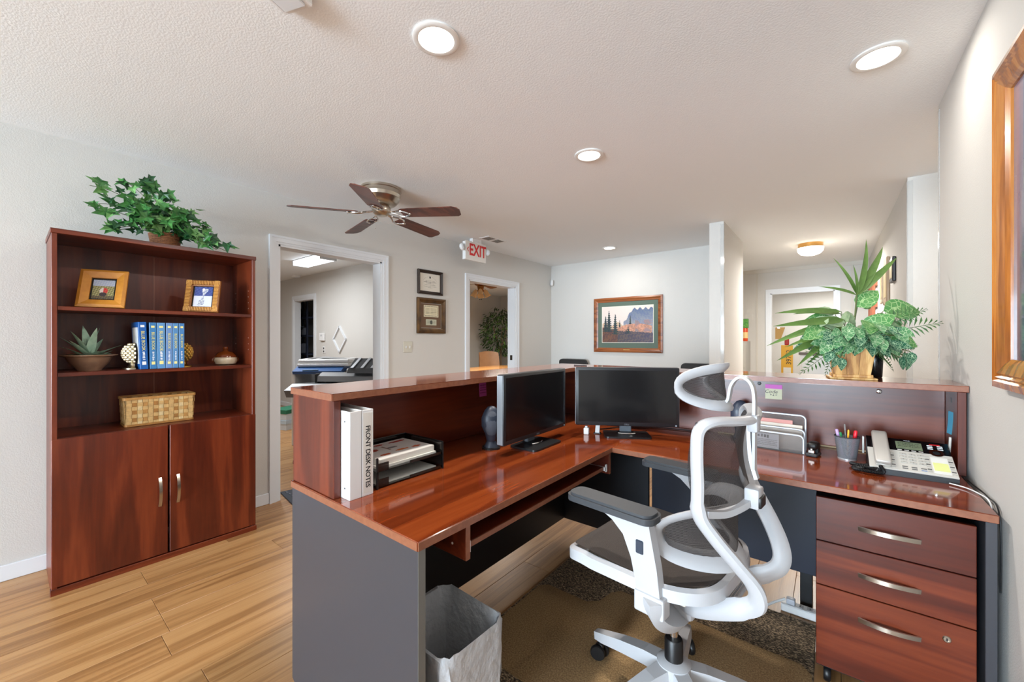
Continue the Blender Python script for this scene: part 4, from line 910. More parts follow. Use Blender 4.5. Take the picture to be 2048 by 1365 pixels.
# five-star base
b = MB().lathe([(0.05, 0.125), (0.058, 0.14), (0.055, 0.175), (0.035, 0.186), (0, 0.186)], 24); 
bs = b.build('base_hub', M_CW, oc, True)
A0 = R(169.3) - math.atan2(0.118, -0.993)
for k in range(5):
    a = A0 + k * 2 * PI / 5; rm = Matrix.Rotation(a, 4, 'Z')
    pts = [(0.03, 0, 0.152), (0.10, 0, 0.145), (0.2, 0, 0.124), (0.29, 0, 0.100), (0.325, 0, 0.092)]
    lg = MB().sweep(pts, [(-0.026, -0.022), (0.026, -0.022), (0.020, 0.018), (-0.020, 0.018)], scales=[1.25, 1.15, 1.0, 0.82, 0.66], M=rm).build('base_leg', M_CW, oc)
    cs = thing_c = MB()
    for s_ in (-1, 1): cs.lathe([(0.006, -0.009), (0.026, -0.009), (0.0295, -0.004), (0.0295, 0.004), (0.026, 0.009), (0.006, 0.009)], 18, M=rm @ Matrix.Translation((0.308, s_ * 0.0145, 0.0298)) @ Matrix.Rotation(0.5, 4, 'Z') @ Matrix.Translation((0, 0, 0)) @ Matrix.Rotation(PI / 2, 4, 'X'))
    cs.box(-0.016, 0.012, -0.007, 0.007, 0.028, 0.062, 0.003, 1, rm @ Matrix.Translation((0.308, 0, 0))).cyl((0, 0, 0.055), 0.006, 0.03, 10, rm @ Matrix.Translation((0.306, 0, 0)))
    cs.build('caster', M_BLACK, lg, True)
MB().lathe([(0.030, 0.15), (0.030, 0.25), (0.026, 0.256), (0, 0.256)], 24).build('collar', M_BLACK, oc, True)
MB().cyl((0, 0, 0.25), 0.0145, 0.14, 18).build('gas_lift', M_CHROME, oc, True)
# mechanism bowl joining the arms under the seat
b = MB().box(-0.09, 0.11, -0.075, 0.075, 0.375, 0.50, 0.02, 2)
b.sweep(catmull([(-0.035, -0.262, 0.535), (-0.036, -0.255, 0.50), (-0.038, -0.20, 0.455), (-0.03, -0.1, 0.405), (-0.02, 0, 0.385), (-0.03, 0.1, 0.405), (-0.038, 0.20, 0.455), (-0.036, 0.255, 0.50), (-0.035, 0.262, 0.535)], 5), [(-0.05, -0.016), (0.05, -0.016), (0.05, 0.016), (-0.05, 0.016)], up=(0, 0, 1))
b.build('mechanism', M_CW, oc, True)
b = MB()
for k in range(4): b.box(-0.215 + 0.014 * k, -0.209 + 0.014 * k, -0.10, 0.10, 0.50 - 0.012 * k, 0.505 - 0.012 * k)
b.build('spring_cover_rib', M_SIL, oc)
# seat
SW, SF, SR_ = 0.245, 0.298, -0.185
def seat_outline(n=44):
    out = []
    for i in range(n):
        t = 2 * PI * i / n; c, s_ = math.cos(t), math.sin(t)
        x = math.copysign(abs(c) ** 0.45, c); yv = math.copysign(abs(s_) ** 0.45, s_)
        a = (SF + SR_) / 2 + (SF - SR_) / 2 * x; w = SW * (1.0 if a > 0 else 1.0 - 0.10 * (a / SR_) ** 2)
        out.append((a, w * yv))
    return out
def seat_z(a, b_): return 0.556 + 0.012 * max(0, a / SF) - 0.026 * max(0, (a - 0.18) / 0.082) ** 2 * 0.7 + 0.010 * max(0, -a / 0.185) + 0.010 * (abs(b_) / SW) ** 2
so = seat_outline()
MB().sweep([(a, b_, seat_z(a, b_) - 0.014 - (0.006 if a > 0.1 else 0)) for a, b_ in so], [(-0.014, -0.030), (0.012, -0.026), (0.016, 0.006), (0.002, 0.016), (-0.014, 0.010)], closed=True).build('seat_frame', M_CW, oc, True)
b = MB(); c0 = b.bm.verts.new((0.04, 0, seat_z(0.04, 0) - 0.012)); rings = []
for q in (0.35, 0.7, 0.93, 0.985):
    rings.append([b.bm.verts.new((0.04 + (a - 0.04) * q, b_ * q, seat_z(0.04 + (a - 0.04) * q, b_ * q) + (0.004 if q > 0.8 else -0.007 * (1 - q)))) for a, b_ in so])
for i in range(len(so)): b.bm.faces.new((c0, rings[0][i], rings[0][(i + 1) % len(so)]))
for p, q in zip(rings, rings[1:]):
    for i in range(len(so)): b.bm.faces.new((p[i], q[i], q[(i + 1) % len(so)], p[(i + 1) % len(so)]))
b.build('seat_mesh', M_MESH, oc, True)
MB().box(-0.12, 0.24, -0.20, 0.20, 0.505, 0.524, 0.006, 2).build('seat_pan', mat('knit_underside', (206, 198, 186), 0.8, bump=(220, 0.8, 0.003)), oc, True)
# arms
for s_ in (1, -1):
    poly = [(-0.082, 0.50), (-0.008, 0.50), (-0.004, 0.56), (0.012, 0.63), (0.038, 0.69), (0.075, 0.722), (0.118, 0.742), (0.118, 0.748), (-0.045, 0.748), (-0.045, 0.735), (-0.068, 0.62)]
    ar = MB().prism(poly, 0.238, 0.272, Matrix(((1, 0, 0, 0), (0, 0, s_, 0), (0, 1, 0, 0), (0, 0, 0, 1)))).box(-0.09, 0.0, 0.232 if s_ > 0 else -0.278, 0.278 if s_ > 0 else -0.232, 0.485, 0.545, 0.006, 2).build('arm_post', M_CW, oc)
    MB().prism(rrect(0.30, 0.088, 0.03, 5), 0.747, 0.765, Matrix.Translation((0.087, s_ * 0.255, 0))).prism(rrect(0.285, 0.074, 0.026, 5), 0.765, 0.773, Matrix.Translation((0.087, s_ * 0.255, 0))).build('arm_pad', mat('arm_pad_grey', (58, 60, 64), 0.5), oc, True)
    MB().box(-0.012, 0.012, s_ * 0.2715 - 0.004, s_ * 0.2715 + 0.004, 0.65, 0.69, 0.003, 1, Matrix.Translation((-0.016, 0, 0))).build('height_button', mat('slate_button', (52, 60, 74), 0.4), ar)
# back frame, one continuous moulding per side
RSEC = [(0.013 * math.cos(2 * PI * i / 10), 0.02 * math.sin(2 * PI * i / 10)) for i in range(10)]
for s_ in (1, -1):
    pth = catmull(mir([(-0.236, 0, 1.035), (-0.222, 0.09, 1.040), (-0.186, 0.18, 1.045), (-0.163, 0.214, 1.025), (-0.160, 0.224, 0.97), (-0.163, 0.226, 0.88), (-0.165, 0.224, 0.80), (-0.195, 0.21, 0.745), (-0.245, 0.18, 0.675), (-0.278, 0.15, 0.62), (-0.285, 0.135, 0.575), (-0.262, 0.122, 0.54), (-0.19, 0.11, 0.495), (-0.10, 0.08, 0.445), (-0.04, 0.05, 0.425)], s_), 5)
    n = len(pth)
    MB().sweep(pth, RSEC, up=(-1, 0, 0), scales=[1.08 if i < n * 0.4 else (1.32 if i < n * 0.8 else 1.5) for i in range(n)]).build('back_frame', M_CW, oc, True)
MB().sweep(catmull([(-0.175, 0.218, 0.80), (-0.198, 0.13, 0.782), (-0.222, 0.05, 0.788), (-0.226, 0, 0.792), (-0.222, -0.05, 0.788), (-0.198, -0.13, 0.782), (-0.175, -0.218, 0.80)], 5), [(-0.009, -0.016), (0.009, -0.016), (0.009, 0.016), (-0.009, 0.016)], up=(-1, 0, 0)).box(-0.262, -0.222, -0.028, 0.028, 0.775, 0.835, 0.006, 2).build('lower_rail', M_CW, oc, True)
MB().box(-0.268, -0.255, -0.026, 0.026, 0.78, 0.812, 0.004, 2).build('tension_knob', M_BLACK, oc, True)
MB().grid(lambda u, v: Vector((-0.165 - 0.07 * (1 - (2 * u - 1) ** 2) + 0.022 * math.sin(PI * v) + 0.012, (2 * u - 1) * 0.214, 0.795 + 0.25 * v)), 16, 12).build('back_mesh', M_MESHB, oc, True)
MB().sweep(catmull([(-0.250, 0.0, 0.86), (-0.235, 0, 0.92), (-0.230, 0, 1.0), (-0.232, 0, 1.035)], 4), [(-0.011, -0.005), (0.011, -0.005), (0.011, 0.005), (-0.011, 0.005)], up=(-1, 0, 0)).build('back_spine', M_SIL, oc, True)
# lumbar ring
def lum(t, k=1.0):
    c, s_ = math.cos(t), math.sin(t); yv = 0.198 * math.copysign(abs(c) ** 0.75, c) * k; return (-0.195 + 0.160 * (yv / 0.198) ** 2, yv, 0.690 + 0.080 * math.copysign(abs(s_) ** 0.8, s_) * k)
MB().sweep([lum(2 * PI * i / 48) for i in range(48)], [(0.033 * math.cos(2 * PI * i / 10), 0.009 * math.sin(2 * PI * i / 10)) for i in range(10)], up=(1, 0, 0), closed=True).build('lumbar_frame', M_CW, oc, True)
b = MB(); c0 = b.bm.verts.new((-0.195, 0, 0.688)); rings = [[b.bm.verts.new(lum(2 * PI * i / 40, q)) for i in range(40)] for q in (0.25, 0.5, 0.75, 0.95)]
for i in range(40): b.bm.faces.new((c0, rings[0][i], rings[0][(i + 1) % 40]))
for p, q in zip(rings, rings[1:]):
    for i in range(40): b.bm.faces.new((p[i], q[i], q[(i + 1) % 40], p[(i + 1) % 40]))
b.build('lumbar_mesh', M_MESHB, oc, True)
# headrest
def hr(t, k=1.0):
    c, s_ = math.cos(t), math.sin(t); yv = 0.116 * math.copysign(abs(c) ** 0.8, c) * k; zz = 0.056 * math.copysign(abs(s_) ** 0.85, s_) * k
    return (-0.160 + 0.095 * (yv / 0.116) ** 2 + 0.10 * zz, yv, 1.128 + zz)
MB().sweep([hr(2 * PI * i / 44) for i in range(44)], [(0.025 * math.cos(2 * PI * i / 10), 0.010 * math.sin(2 * PI * i / 10)) for i in range(10)], up=(1, 0, 0), closed=True).build('headrest_frame', M_CW, oc, True)
b = MB(); c0 = b.bm.verts.new(hr(0, 0.0)); rings = [[b.bm.verts.new(hr(2 * PI * i / 36, q)) for i in range(36)] for q in (0.3, 0.6, 0.95)]
for i in range(36): b.bm.faces.new((c0, rings[0][i], rings[0][(i + 1) % 36]))
for p, q in zip(rings, rings[1:]):
    for i in range(36): b.bm.faces.new((p[i], q[i], q[(i + 1) % 36], p[(i + 1) % 36]))
b.build('headrest_mesh', M_MESHB, oc, True)
MB().sweep(catmull([(-0.158, 0, 1.075), (-0.172, 0, 1.088), (-0.180, 0, 1.13), (-0.196, 0, 1.155), (-0.216, 0, 1.160), (-0.236, 0, 1.142), (-0.244, 0, 1.105), (-0.244, 0, 1.02), (-0.243, 0, 0.886)], 6), [(-0.012, -0.004), (0.012, -0.004), (0.012, 0.004), (-0.012, 0.004)], up=(-1, 0, 0)).box(-0.256, -0.228, -0.02, 0.02, 1.0, 1.05, 0.005, 2).build('headrest_stem', M_CW, oc, True)

# ------------------------------------------------------------------ rug, chair mat, bin, power strip
M_RUG = speckle('berber_rug', (32, 27, 24), (104, 86, 66), (210, 182, 146), 95, warp=(1, 2.2, 1)); M_CM = speckle('brown_chair_mat', (126, 98, 64), (152, 120, 80), (176, 144, 100), 160, bump=0.25)
tag(MB().box(-1.20, -0.05, 1.03, 2.255, 0.0002, 0.008, 0.003).build('area_rug', M_RUG), 'speckled brown and black berber rug under the desk', 'rug')
pl = [(-1.185, 1.20), (-0.055, 1.20)] + [(-0.055, 1.90), (-0.09, 1.94), (-0.83, 1.94)] + [(-0.865, 1.90), (-0.885, 1.80), (-0.93, 1.757), (-1.15, 1.757), (-1.185, 1.72)]
cm = MB().prism(pl, 0.0082, 0.0122).build('chair_mat', M_CM); tag(cm, 'brown textured chair mat with a lip lying on the speckled rug', 'chair mat')
dm = MB().prism([(-3.62, 1.43), (-3.10, 1.36), (-2.95, 2.10), (-3.47, 2.22)], 0.0002, 0.009).build('door_mat', mat('grey_ribbed_mat', (70, 74, 84), 0.85)); tag(dm, 'grey ribbed rubber floor mat in the printer room doorway', 'mat')
b = MB()
for i in range(9):
    for k in range(12):
        x, y_ = -3.56 + 0.055 * i + (0.027 if k % 2 else 0), 1.46 + 0.05 * k
        if -3.6 + 0.13 * (y_ - 1.4) < x < -3.12 + 0.13 * (y_ - 1.4): b.box(x - 0.018, x + 0.018, y_ - 0.006, y_ + 0.006, 0.009, 0.0125)
wp_ = b.build('mat_rib', mat('mat_rib_grey', (104, 110, 122), 0.8), dm)

wbn = thing('waste_bin', 'rectangular waste bin lined with a translucent grey bag beside the desk end', 'waste bin', (-0.968, 0.878, 0.0))
def binloop(s, z, r_=0.04): return [(x, y_, z) for x, y_ in rrect(0.285 * s, 0.25 * s, r_ * s, 5)]
def loft(name, loops, m, parent, closed_bottom=True):
    b = MB(); rg = [[b.bm.verts.new(p) for p in lp] for lp in loops]
    for p, q in zip(rg, rg[1:]):
        for i in range(len(p)): b.bm.faces.new((p[i], p[(i + 1) % len(p)], q[(i + 1) % len(p)], q[i]))
    if closed_bottom: b.bm.faces.new(list(reversed(rg[0])))
    return b.build(name, m, parent, True)
loft('bin_shell', [binloop(0.78, 0.0), binloop(0.80, 0.01), binloop(0.985, 0.375), binloop(0.975, 0.375), binloop(0.80, 0.014)], mat('beige_bin', (206, 168, 138), 0.5), wbn)
r2 = random.Random(9)
def bagloop(s, z, j): 
    lp = binloop(s, z); return [(x + r2.uniform(-j, j), y_ + r2.uniform(-j, j), zz + r2.uniform(-j, j) * 2.0) for x, y_, zz in lp]
M_BAG = mat('bin_liner', (196, 196, 198), 0.45, bump=(26, 0.6, 0.02), alpha=0.9)
loft('liner', [bagloop(0.72, 0.03, 0.004), bagloop(0.80, 0.15, 0.005), bagloop(0.89, 0.33, 0.003), bagloop(0.965, 0.392, 0.003), bagloop(1.0, 0.40, 0.003), bagloop(1.03, 0.385, 0.004), bagloop(1.03, 0.31, 0.006), bagloop(1.0, 0.22, 0.008), bagloop(0.98, 0.15, 0.010)], M_BAG, wbn)

ps = thing('power_strip', 'white surge protector strip on the floor behind the drawer pedestal', 'power strip', (-0.075, 2.312, 0.0002), 0.0)
box('body', M_WPL, ps, -0.11, 0.16, -0.026, 0.026, 0, 0.036, 0.004)
for k in range(4): 
    x = -0.045 + 0.055 * k
    o = box('outlet', mat('outlet_grey', (176, 178, 182), 0.5), ps, x - 0.02, x + 0.02, -0.016, 0.016, 0.036, 0.038, 0.001)
    MB().box(x - 0.010, x - 0.007, -0.006, 0.006, 0.038, 0.0386).box(x + 0.007, x + 0.010, -0.005, 0.005, 0.038, 0.0386).build('slot', M_BLACK, ps)
MB().box(-0.09, -0.055, -0.016, 0.016, 0.036, 0.062, 0.006, 2).build('plug', mat('plug_grey', (190, 192, 200), 0.4), ps, True)
cable('thick white power cord running from the strip under the chair', [(-0.170, 2.312, 0.050), (-0.205, 2.285, 0.036), (-0.27, 2.22, 0.016), (-0.36, 2.18, 0.016), (-0.50, 2.18, 0.014)], 0.0055, M_WPL)

# ------------------------------------------------------------------ planter with mixed foliage on the counter
PLX, PLY = 0.072, 2.432
pl_ = thing('planter', 'mixed artificial foliage in a tapered cedar planter on the raised counter', 'plant', (PLX, PLY, GZ + 0.0004), R(6))
CED = [wood('cedar_%d' % i, 2, c, 0.5, scale=22, stretch=0.06) for i, c in enumerate((((150, 96, 46), (206, 156, 88), (224, 184, 120)), ((168, 112, 58), (214, 168, 102), (230, 196, 136)), ((130, 82, 42), (188, 136, 74), (214, 170, 106))))]
box('saucer_board', CED[1], pl_, -0.105, 0.105, -0.10, 0.10, 0.0, 0.008, 0.002); box('foot_rail', CED[0], pl_, -0.088, 0.088, -0.085, 0.085, 0.008, 0.022, 0.002)
for s_ in range(4):
    for k in range(3):
        rm = Matrix.Rotation(s_ * PI / 2, 4, 'Z'); b = MB(); x0, x1 = -0.078 + 0.052 * k, -0.078 + 0.052 * (k + 1)
        q = 1.27
        vs = [(x0 + 0.0006, -0.078, 0.022), (x1 - 0.0006, -0.078, 0.022), (x1 * q - 0.0006, -0.078 * q, 0.148), (x0 * q + 0.0006, -0.078 * q, 0.148)]
        f = [b.bm.verts.new(rm @ Vector(v)) for v in vs] + [b.bm.verts.new(rm @ (Vector(v) + Vector((0, 0.008, 0)))) for v in vs]
        for idx in ((0, 1, 2, 3), (7, 6, 5, 4), (0, 4, 5, 1), (1, 5, 6, 2), (2, 6, 7, 3), (3, 7, 4, 0)): b.bm.faces.new([f[i] for i in idx])
        b.build('slat', CED[(s_ + k * 2) % 3], pl_)
    MB().box(-0.102, 0.102, -0.104, -0.094, 0.140, 0.152, 0.001, 1, Matrix.Rotation(s_ * PI / 2, 4, 'Z')).build('rim_rail', CED[2], pl_)
box('moss', mat('dry_moss', (96, 86, 48), 0.9, bump=(60, 0.8, 0.02)), pl_, -0.088, 0.088, -0.088, 0.088, 0.12, 0.138)
V1 = leaf_mat('nerve_leaf', (42, 96, 68), (30, 78, 60), 0.4, (172, 200, 160), 85); V2 = leaf_mat('nerve_leaf_pale', (86, 140, 90), (60, 116, 76), 0.4, (184, 206, 164), 75); V3 = leaf_mat('caladium_leaf', (74, 134, 68), (128, 162, 100), 0.45, (160, 188, 130), 45); V4 = leaf_mat('strap_leaf', (94, 124, 56), (74, 102, 44), 0.45); V5 = leaf_mat('fern_leaf', (72, 112, 54), (52, 90, 44), 0.5); V6 = leaf_mat('pale_leaf', (176, 190, 150), (120, 150, 108), 0.45)
strap = leaf_mesh('leaf', V4, 0.24, 0.026, 0.6, 0.35, 0.5, 8); nerve = [leaf_mesh('leaf', m, 0.075, 0.048, 0.75, 0.6, 0.25, 6) for m in (V1, V2)]; cal = leaf_mesh('leaf', V3, 0.15, 0.095, 0.72, 0.5, 0.15, 7); pale = leaf_mesh('leaf', V6, 0.13, 0.07, 0.75, 0.6, 0.2, 6)
def fern_mesh(name, m, ln, n=14):
    b = bmesh.new()
    for i in range(n):
        t = (i + 1) / n; w = 0.042 * math.sin(PI * min(1, 0.15 + 0.85 * t)) + 0.006; y = ln * t; z = -0.35 * ln * t * t
        for s_ in (-1, 1):
            p = [(0, y - 0.006, z), (s_ * w * 0.6, y + 0.004, z + 0.004), (s_ * w, y + 0.016, z - 0.004), (s_ * w * 0.5, y + 0.012, z)]
            b.faces.new([b.verts.new(q) for q in p])
    p = [b.verts.new(q) for q in ((-0.0015, 0, 0), (0.0015, 0, 0), (0.001, ln, -0.35 * ln), (-0.001, ln, -0.35 * ln))]; b.faces.new(p)
    me = bpy.data.meshes.new(name); b.to_mesh(me); b.free(); me.materials.append(m); return me
fern = fern_mesh('leaf', V5, 0.26)
r2 = random.Random(21); stm = MB()
RW = Vector((math.cos(TH), math.sin(TH), 0)); FW = Vector((-math.sin(TH), math.cos(TH), 0)); RI = Matrix.Rotation(-R(6), 3, 'Z')
def put(me, lat, dep, z, dlat, ddep, dz, s_=1.0, nup=(0, 0, 1), stem=True):
    """position given sideways / in depth relative to the pot, height above the counter"""
    p = RI @ (RW * lat + FW * dep + Vector((0, 0, z))); d = RI @ (RW * dlat + FW * ddep + Vector((0, 0, dz)))
    rl = r2.uniform(-0.25, 0.25); Mx = aim(p, d, RI @ Vector(nup), rl, s_); lo = min((Mx @ v.co).z for v in me.vertices)
    if lo < 0.006: p = p + Vector((0, 0, 0.006 - lo)); Mx = aim(p, d, RI @ Vector(nup), rl, s_)
    vc = RI @ Vector((0.165 - PLX, 2.578 - PLY, 0))
    for _ in range(12):
        if not any((Vector((w.x, w.y, 0)) - vc).length < 0.042 and w.z < 0.14 for w in [Mx @ v.co for v in me.vertices]): break
        p = p - RI @ FW * 0.012 + Vector((0, 0, 0.006)); Mx = aim(p, d, RI @ Vector(nup), rl, s_)
    inst(me, 'leaf', pl_, Mx)
    if stem: stm.tube(catmull([(p.x * 0.25, p.y * 0.25, 0.12), ((p.x * 0.6), p.y * 0.6, 0.5 * p.z + 0.09), tuple(p)], 4), 0.0017, 4)
TOWARD = tuple(-FW + Vector((0, 0, 0.5)))
for dl, dz, s_ in ((-0.75, 0.25, 0.75), (-0.28, 0.75, 0.85), (0.25, 1.0, 1.15), (0.62, 0.85, 1.35), (0.66, 0.62, 1.25), (-0.1, 0.9, 0.6)): put(strap, 0.03, 0.0, 0.385, dl, r2.uniform(-0.15, 0.15), dz, s_, TOWARD, stem=False)
stm.tube([(0.005, 0.0, 0.12), tuple(RI @ (RW * 0.03 + Vector((0, 0, 0.39))))], 0.003, 6)
for dl, dz, z, s_ in ((-1, 0.10, 0.30, 1.35), (-1, -0.05, 0.27, 1.35), (-1, -0.28, 0.26, 1.3), (-0.95, -0.42, 0.24, 1.45), (-0.8, -0.55, 0.24, 1.2), (-0.9, -0.15, 0.22, 1.2), (-0.6, -0.7, 0.22, 0.9), (-0.85, 0.02, 0.31, 0.9)): put(strap, -0.04, r2.uniform(-0.03, 0.03), z, dl, r2.uniform(-0.25, 0.25), dz, s_, TOWARD)
for dl, dz, z, s_ in ((1, 0.28, 0.20, 1.15), (1, 0.12, 0.18, 1.2), (0.95, 0.0, 0.16, 1.1), (1, 0.36, 0.22, 1.0), (0.85, -0.12, 0.14, 0.9), (0.9, 0.2, 0.2, 1.05), (0.7, 0.0, 0.17, 0.8), (1, 0.05, 0.24, 1.1), (0.9, 0.4, 0.24, 0.9), (0.95, -0.05, 0.2, 1.0), (0.6, -0.25, 0.14, 0.8), (-0.5, -0.3, 0.16, 0.8), (-0.9, 0.0, 0.15, 0.7), (-0.25, -0.5, 0.15, 0.6)): put(fern, 0.05 if dl > 0 else -0.04, r2.uniform(-0.05, 0.03), z, dl, r2.uniform(-0.4, 0.15), dz, s_, TOWARD)
put(cal, 0.135, -0.02, 0.31, 0.95, -0.15, 0.12, 1.2, TOWARD); put(cal, 0.03, 0.0, 0.33, 0.35, -0.1, 0.35, 0.85, TOWARD); put(cal, -0.06, 0.02, 0.26, -0.8, -0.2, 0.1, 0.95, TOWARD); put(cal, 0.0, -0.06, 0.22, 0.3, -0.3, 0.25, 0.9, TOWARD); put(cal, -0.10, -0.05, 0.20, -0.4, -0.2, -0.6, 0.9, TOWARD); put(cal, 0.08, -0.03, 0.22, 0.5, -0.2, 0.2, 0.8, TOWARD); put(cal, -0.14, -0.02, 0.24, -0.7, -0.3, -0.3, 0.85, TOWARD); put(cal, 0.12, -0.06, 0.20, 0.7, -0.4, -0.3, 0.8, TOWARD); put(cal, 0.01, -0.08, 0.26, -0.3, -0.5, -0.2, 0.75, TOWARD); put(cal, 0.06, 0.03, 0.34, 0.6, 0.2, 0.3, 0.9, TOWARD)
for lat, z in ((-0.17, 0.20), (-0.12, 0.28), (0.16, 0.25), (0.18, 0.19), (-0.02, 0.20), (0.05, 0.19), (0.11, 0.30), (-0.07, 0.30), (-0.15, 0.26), (0.02, 0.30), (0.10, 0.27), (0.06, 0.235), (-0.04, 0.25), (0.13, 0.22), (-0.09, 0.22)): put(pale, lat, r2.uniform(-0.05, 0.02), z, r2.uniform(-0.8, 0.8), r2.uniform(-0.4, 0.1), r2.uniform(-0.3, 0.3), r2.uniform(0.7, 1.0), TOWARD)
for i in range(120):
    an = R(r2.uniform(175, 365)); rr = r2.uniform(0.05, 0.135); lat = rr * 1.25 * math.cos(an); dep = -abs(rr * math.sin(an)) - 0.01 if i % 4 else rr * 0.6; z = 0.15 + 0.10 * r2.random() - 0.06 * max(0, abs(lat) / 0.16 - 0.5)
    put(nerve[i % 2], lat, dep, z, lat * 7 + r2.uniform(-0.4, 0.4), dep * 6, r2.uniform(-0.9, 0.0), r2.uniform(0.75, 1.15), TOWARD, stem=i % 3 == 0)
for lat, z in ((0.165, 0.12), (0.185, 0.10), (0.15, 0.10), (0.20, 0.125), (-0.13, 0.11), (-0.15, 0.13), (-0.11, 0.10), (0.17, 0.11)): put(nerve[0], lat, -0.08, z, r2.uniform(-0.3, 0.7) * (1 if lat > 0 else -1), -0.3, -1.0, 0.8, TOWARD)
for o in pl_.children:
    if o.name.split('.')[0] in ('saucer_board', 'foot_rail', 'slat', 'rim_rail', 'moss'): o.scale = (0.79, 0.79, 1.0)
stm.build('stem', mat('plant_stem', (86, 96, 52), 0.6), pl_)
vs_ = thing('black_vase', 'glossy black container standing behind the cedar planter', 'container', (0.165, 2.578, GZ + 0.0004))
MB().lathe([(0.026, 0), (0.028, 0.004), (0.031, 0.07), (0.032, 0.125), (0.030, 0.128), (0.028, 0.11), (0, 0.108)], 24).build('body', mat('gloss_black_glaze', (16, 16, 18), 0.2), vs_, True)
tag(MB().box(-0.045, 0.045, -0.006, 0.006, 0, 0.008, 0.003).build('slim_case', M_DKG, None, False, (-1.345, 2.45, GZ + 0.0004), (0, 0, R(20))), 'slim dark object lying on the raised counter corner', 'small object')

# ------------------------------------------------------------------ ceiling: downlights, fan, exit sign, vent
M_LENS = mat('downlight_lens', (255, 250, 240), 0.5, emit=((255, 246, 232), 6.0))
def downlight(label, x, y_, power):
    t = thing('recessed_downlight', label, 'ceiling light', (x, y_, ZC))
    MB().lathe([(0.088, 0.0), (0.09, -0.006), (0.083, -0.010), (0.068, -0.008), (0.066, -0.001)], 40, cap=False).build('trim_ring', mat('downlight_trim', (232, 230, 226), 0.5), t, True)
    MB().lathe([(0.066, -0.0015), (0.058, -0.0022), (0, -0.0025)], 32).build('lens', M_LENS, t, True)
    l = area_light('downlight_lamp', (x, y_, ZC - 0.014), (0, 0, 0), 0.12, 0.12, power, WARM, 'DISK')
    return t
downlight('recessed ceiling downlight nearest the camera at top centre', -1.187, 1.028, 10)
downlight('recessed ceiling downlight close to the right-hand wall', 0.152, 2.215, 1.8)
downlight('recessed ceiling downlight above the desk behind the fan line', -1.184, 2.268, 14)
downlight('recessed ceiling downlight washing the back wall above the painting', -2.179, 4.722, 4.4)

FX, FY = -2.70, 1.79
fan = thing('ceiling_fan', 'five-blade hugger ceiling fan with dark wood blades and brushed nickel motor', 'ceiling fan', (FX, FY, ZC))
MB().lathe([(0.150, 0), (0.150, -0.016), (0.143, -0.02), (0.143, -0.045), (0.146, -0.049), (0.138, -0.072), (0.141, -0.077), (0.118, -0.108), (0.105, -0.12), (0.07, -0.125), (0, -0.125)], 48).build('motor_housing', M_STEEL, fan, True)
MB().lathe([(0.05, -0.12), (0.066, -0.14), (0.07, -0.165), (0.06, -0.188), (0.045, -0.203), (0.03, -0.209), (0, -0.21)], 32).build('switch_cup', M_STEEL, fan, True)
BLD = wood('walnut_blade', 1, ((56, 26, 20), (92, 48, 38), (118, 66, 50)), 0.35, scale=20, stretch=0.06)
for k, ang in enumerate((-64, 8, 80, 152, 224)):
    rm = Matrix.Rotation(R(ang), 4, 'Z') @ Matrix.Translation((0, 0, -0.19)) @ Matrix.Rotation(R(-2.2), 4, 'X') @ Matrix.Rotation(R(-12), 4, 'Y')
    MB().prism([(-0.058, 0.19), (-0.05, 0.17), (0.05, 0.17), (0.058, 0.19), (0.066, 0.59), (0.05, 0.625), (0.02, 0.64), (-0.05, 0.628), (-0.066, 0.605)], -0.003, 0.003, rm).build('blade', BLD, fan)
    b = MB()
    for s_ in (-1, 1): b.tube(catmull([(0, 0.06, 0.012), (s_ * 0.012, 0.11, 0.004), (s_ * 0.036, 0.15, -0.005), (s_ * 0.040, 0.19, -0.008), (s_ * 0.015, 0.225, -0.008), (0, 0.235, -0.008)], 5), 0.0065, 7, M=rm)
    b.ball((0, 0.24, -0.008), 0.009, 8, 6, M=rm); b.ball((0.03, 0.20, -0.008), 0.007, 8, 6, M=rm); b.ball((-0.03, 0.20, -0.008), 0.007, 8, 6, M=rm)
    b.build('blade_iron', M_CHROME, fan, True)
MB().tube([(-0.03, -0.03, -0.2), (-0.03, -0.03, -0.30)], 0.0012, 4).ball((-0.03, -0.03, -0.303), 0.004, 8, 5).build('pull_chain', M_STEEL, fan)

ex = thing('exit_sign', 'white exit sign with red lettering and two emergency lamp heads', 'exit sign', (-3.22, 3.36, 2.40))
box('housing', M_WPL, ex, -0.028, 0.022, -0.165, 0.165, -0.205, 0.0, 0.004); box('face', mat('sign_face', (232, 228, 222), 0.4), ex, 0.022, 0.026, -0.17, 0.17, -0.21, 0.004, 0.002)
red = mat('exit_red', (214, 44, 46), 0.5)
text('lettering', 'EXIT', 0.185, red, ex, frame_M((0.0265, 0.030, -0.094), (0, 1, 0), (0, 0, 1)) @ Matrix.Diagonal((0.74, 1.0, 1.0, 1.0)), 0.0006, space=1.0, bold=0.0045)
MB().prism([(-0.03, 0), (0.0, 0.03), (0.0, 0.018), (-0.018, 0), (0.0, -0.018), (0.0, -0.03)], 0.0, 0.0006, frame_M((0.0262, -0.118, -0.09), (0, 1, 0), (0, 0, 1))).build('arrow', red, ex)
box('canopy', M_WPL, ex, -0.02, 0.03, -0.06, 0.09, 0.0, 0.045, 0.004)
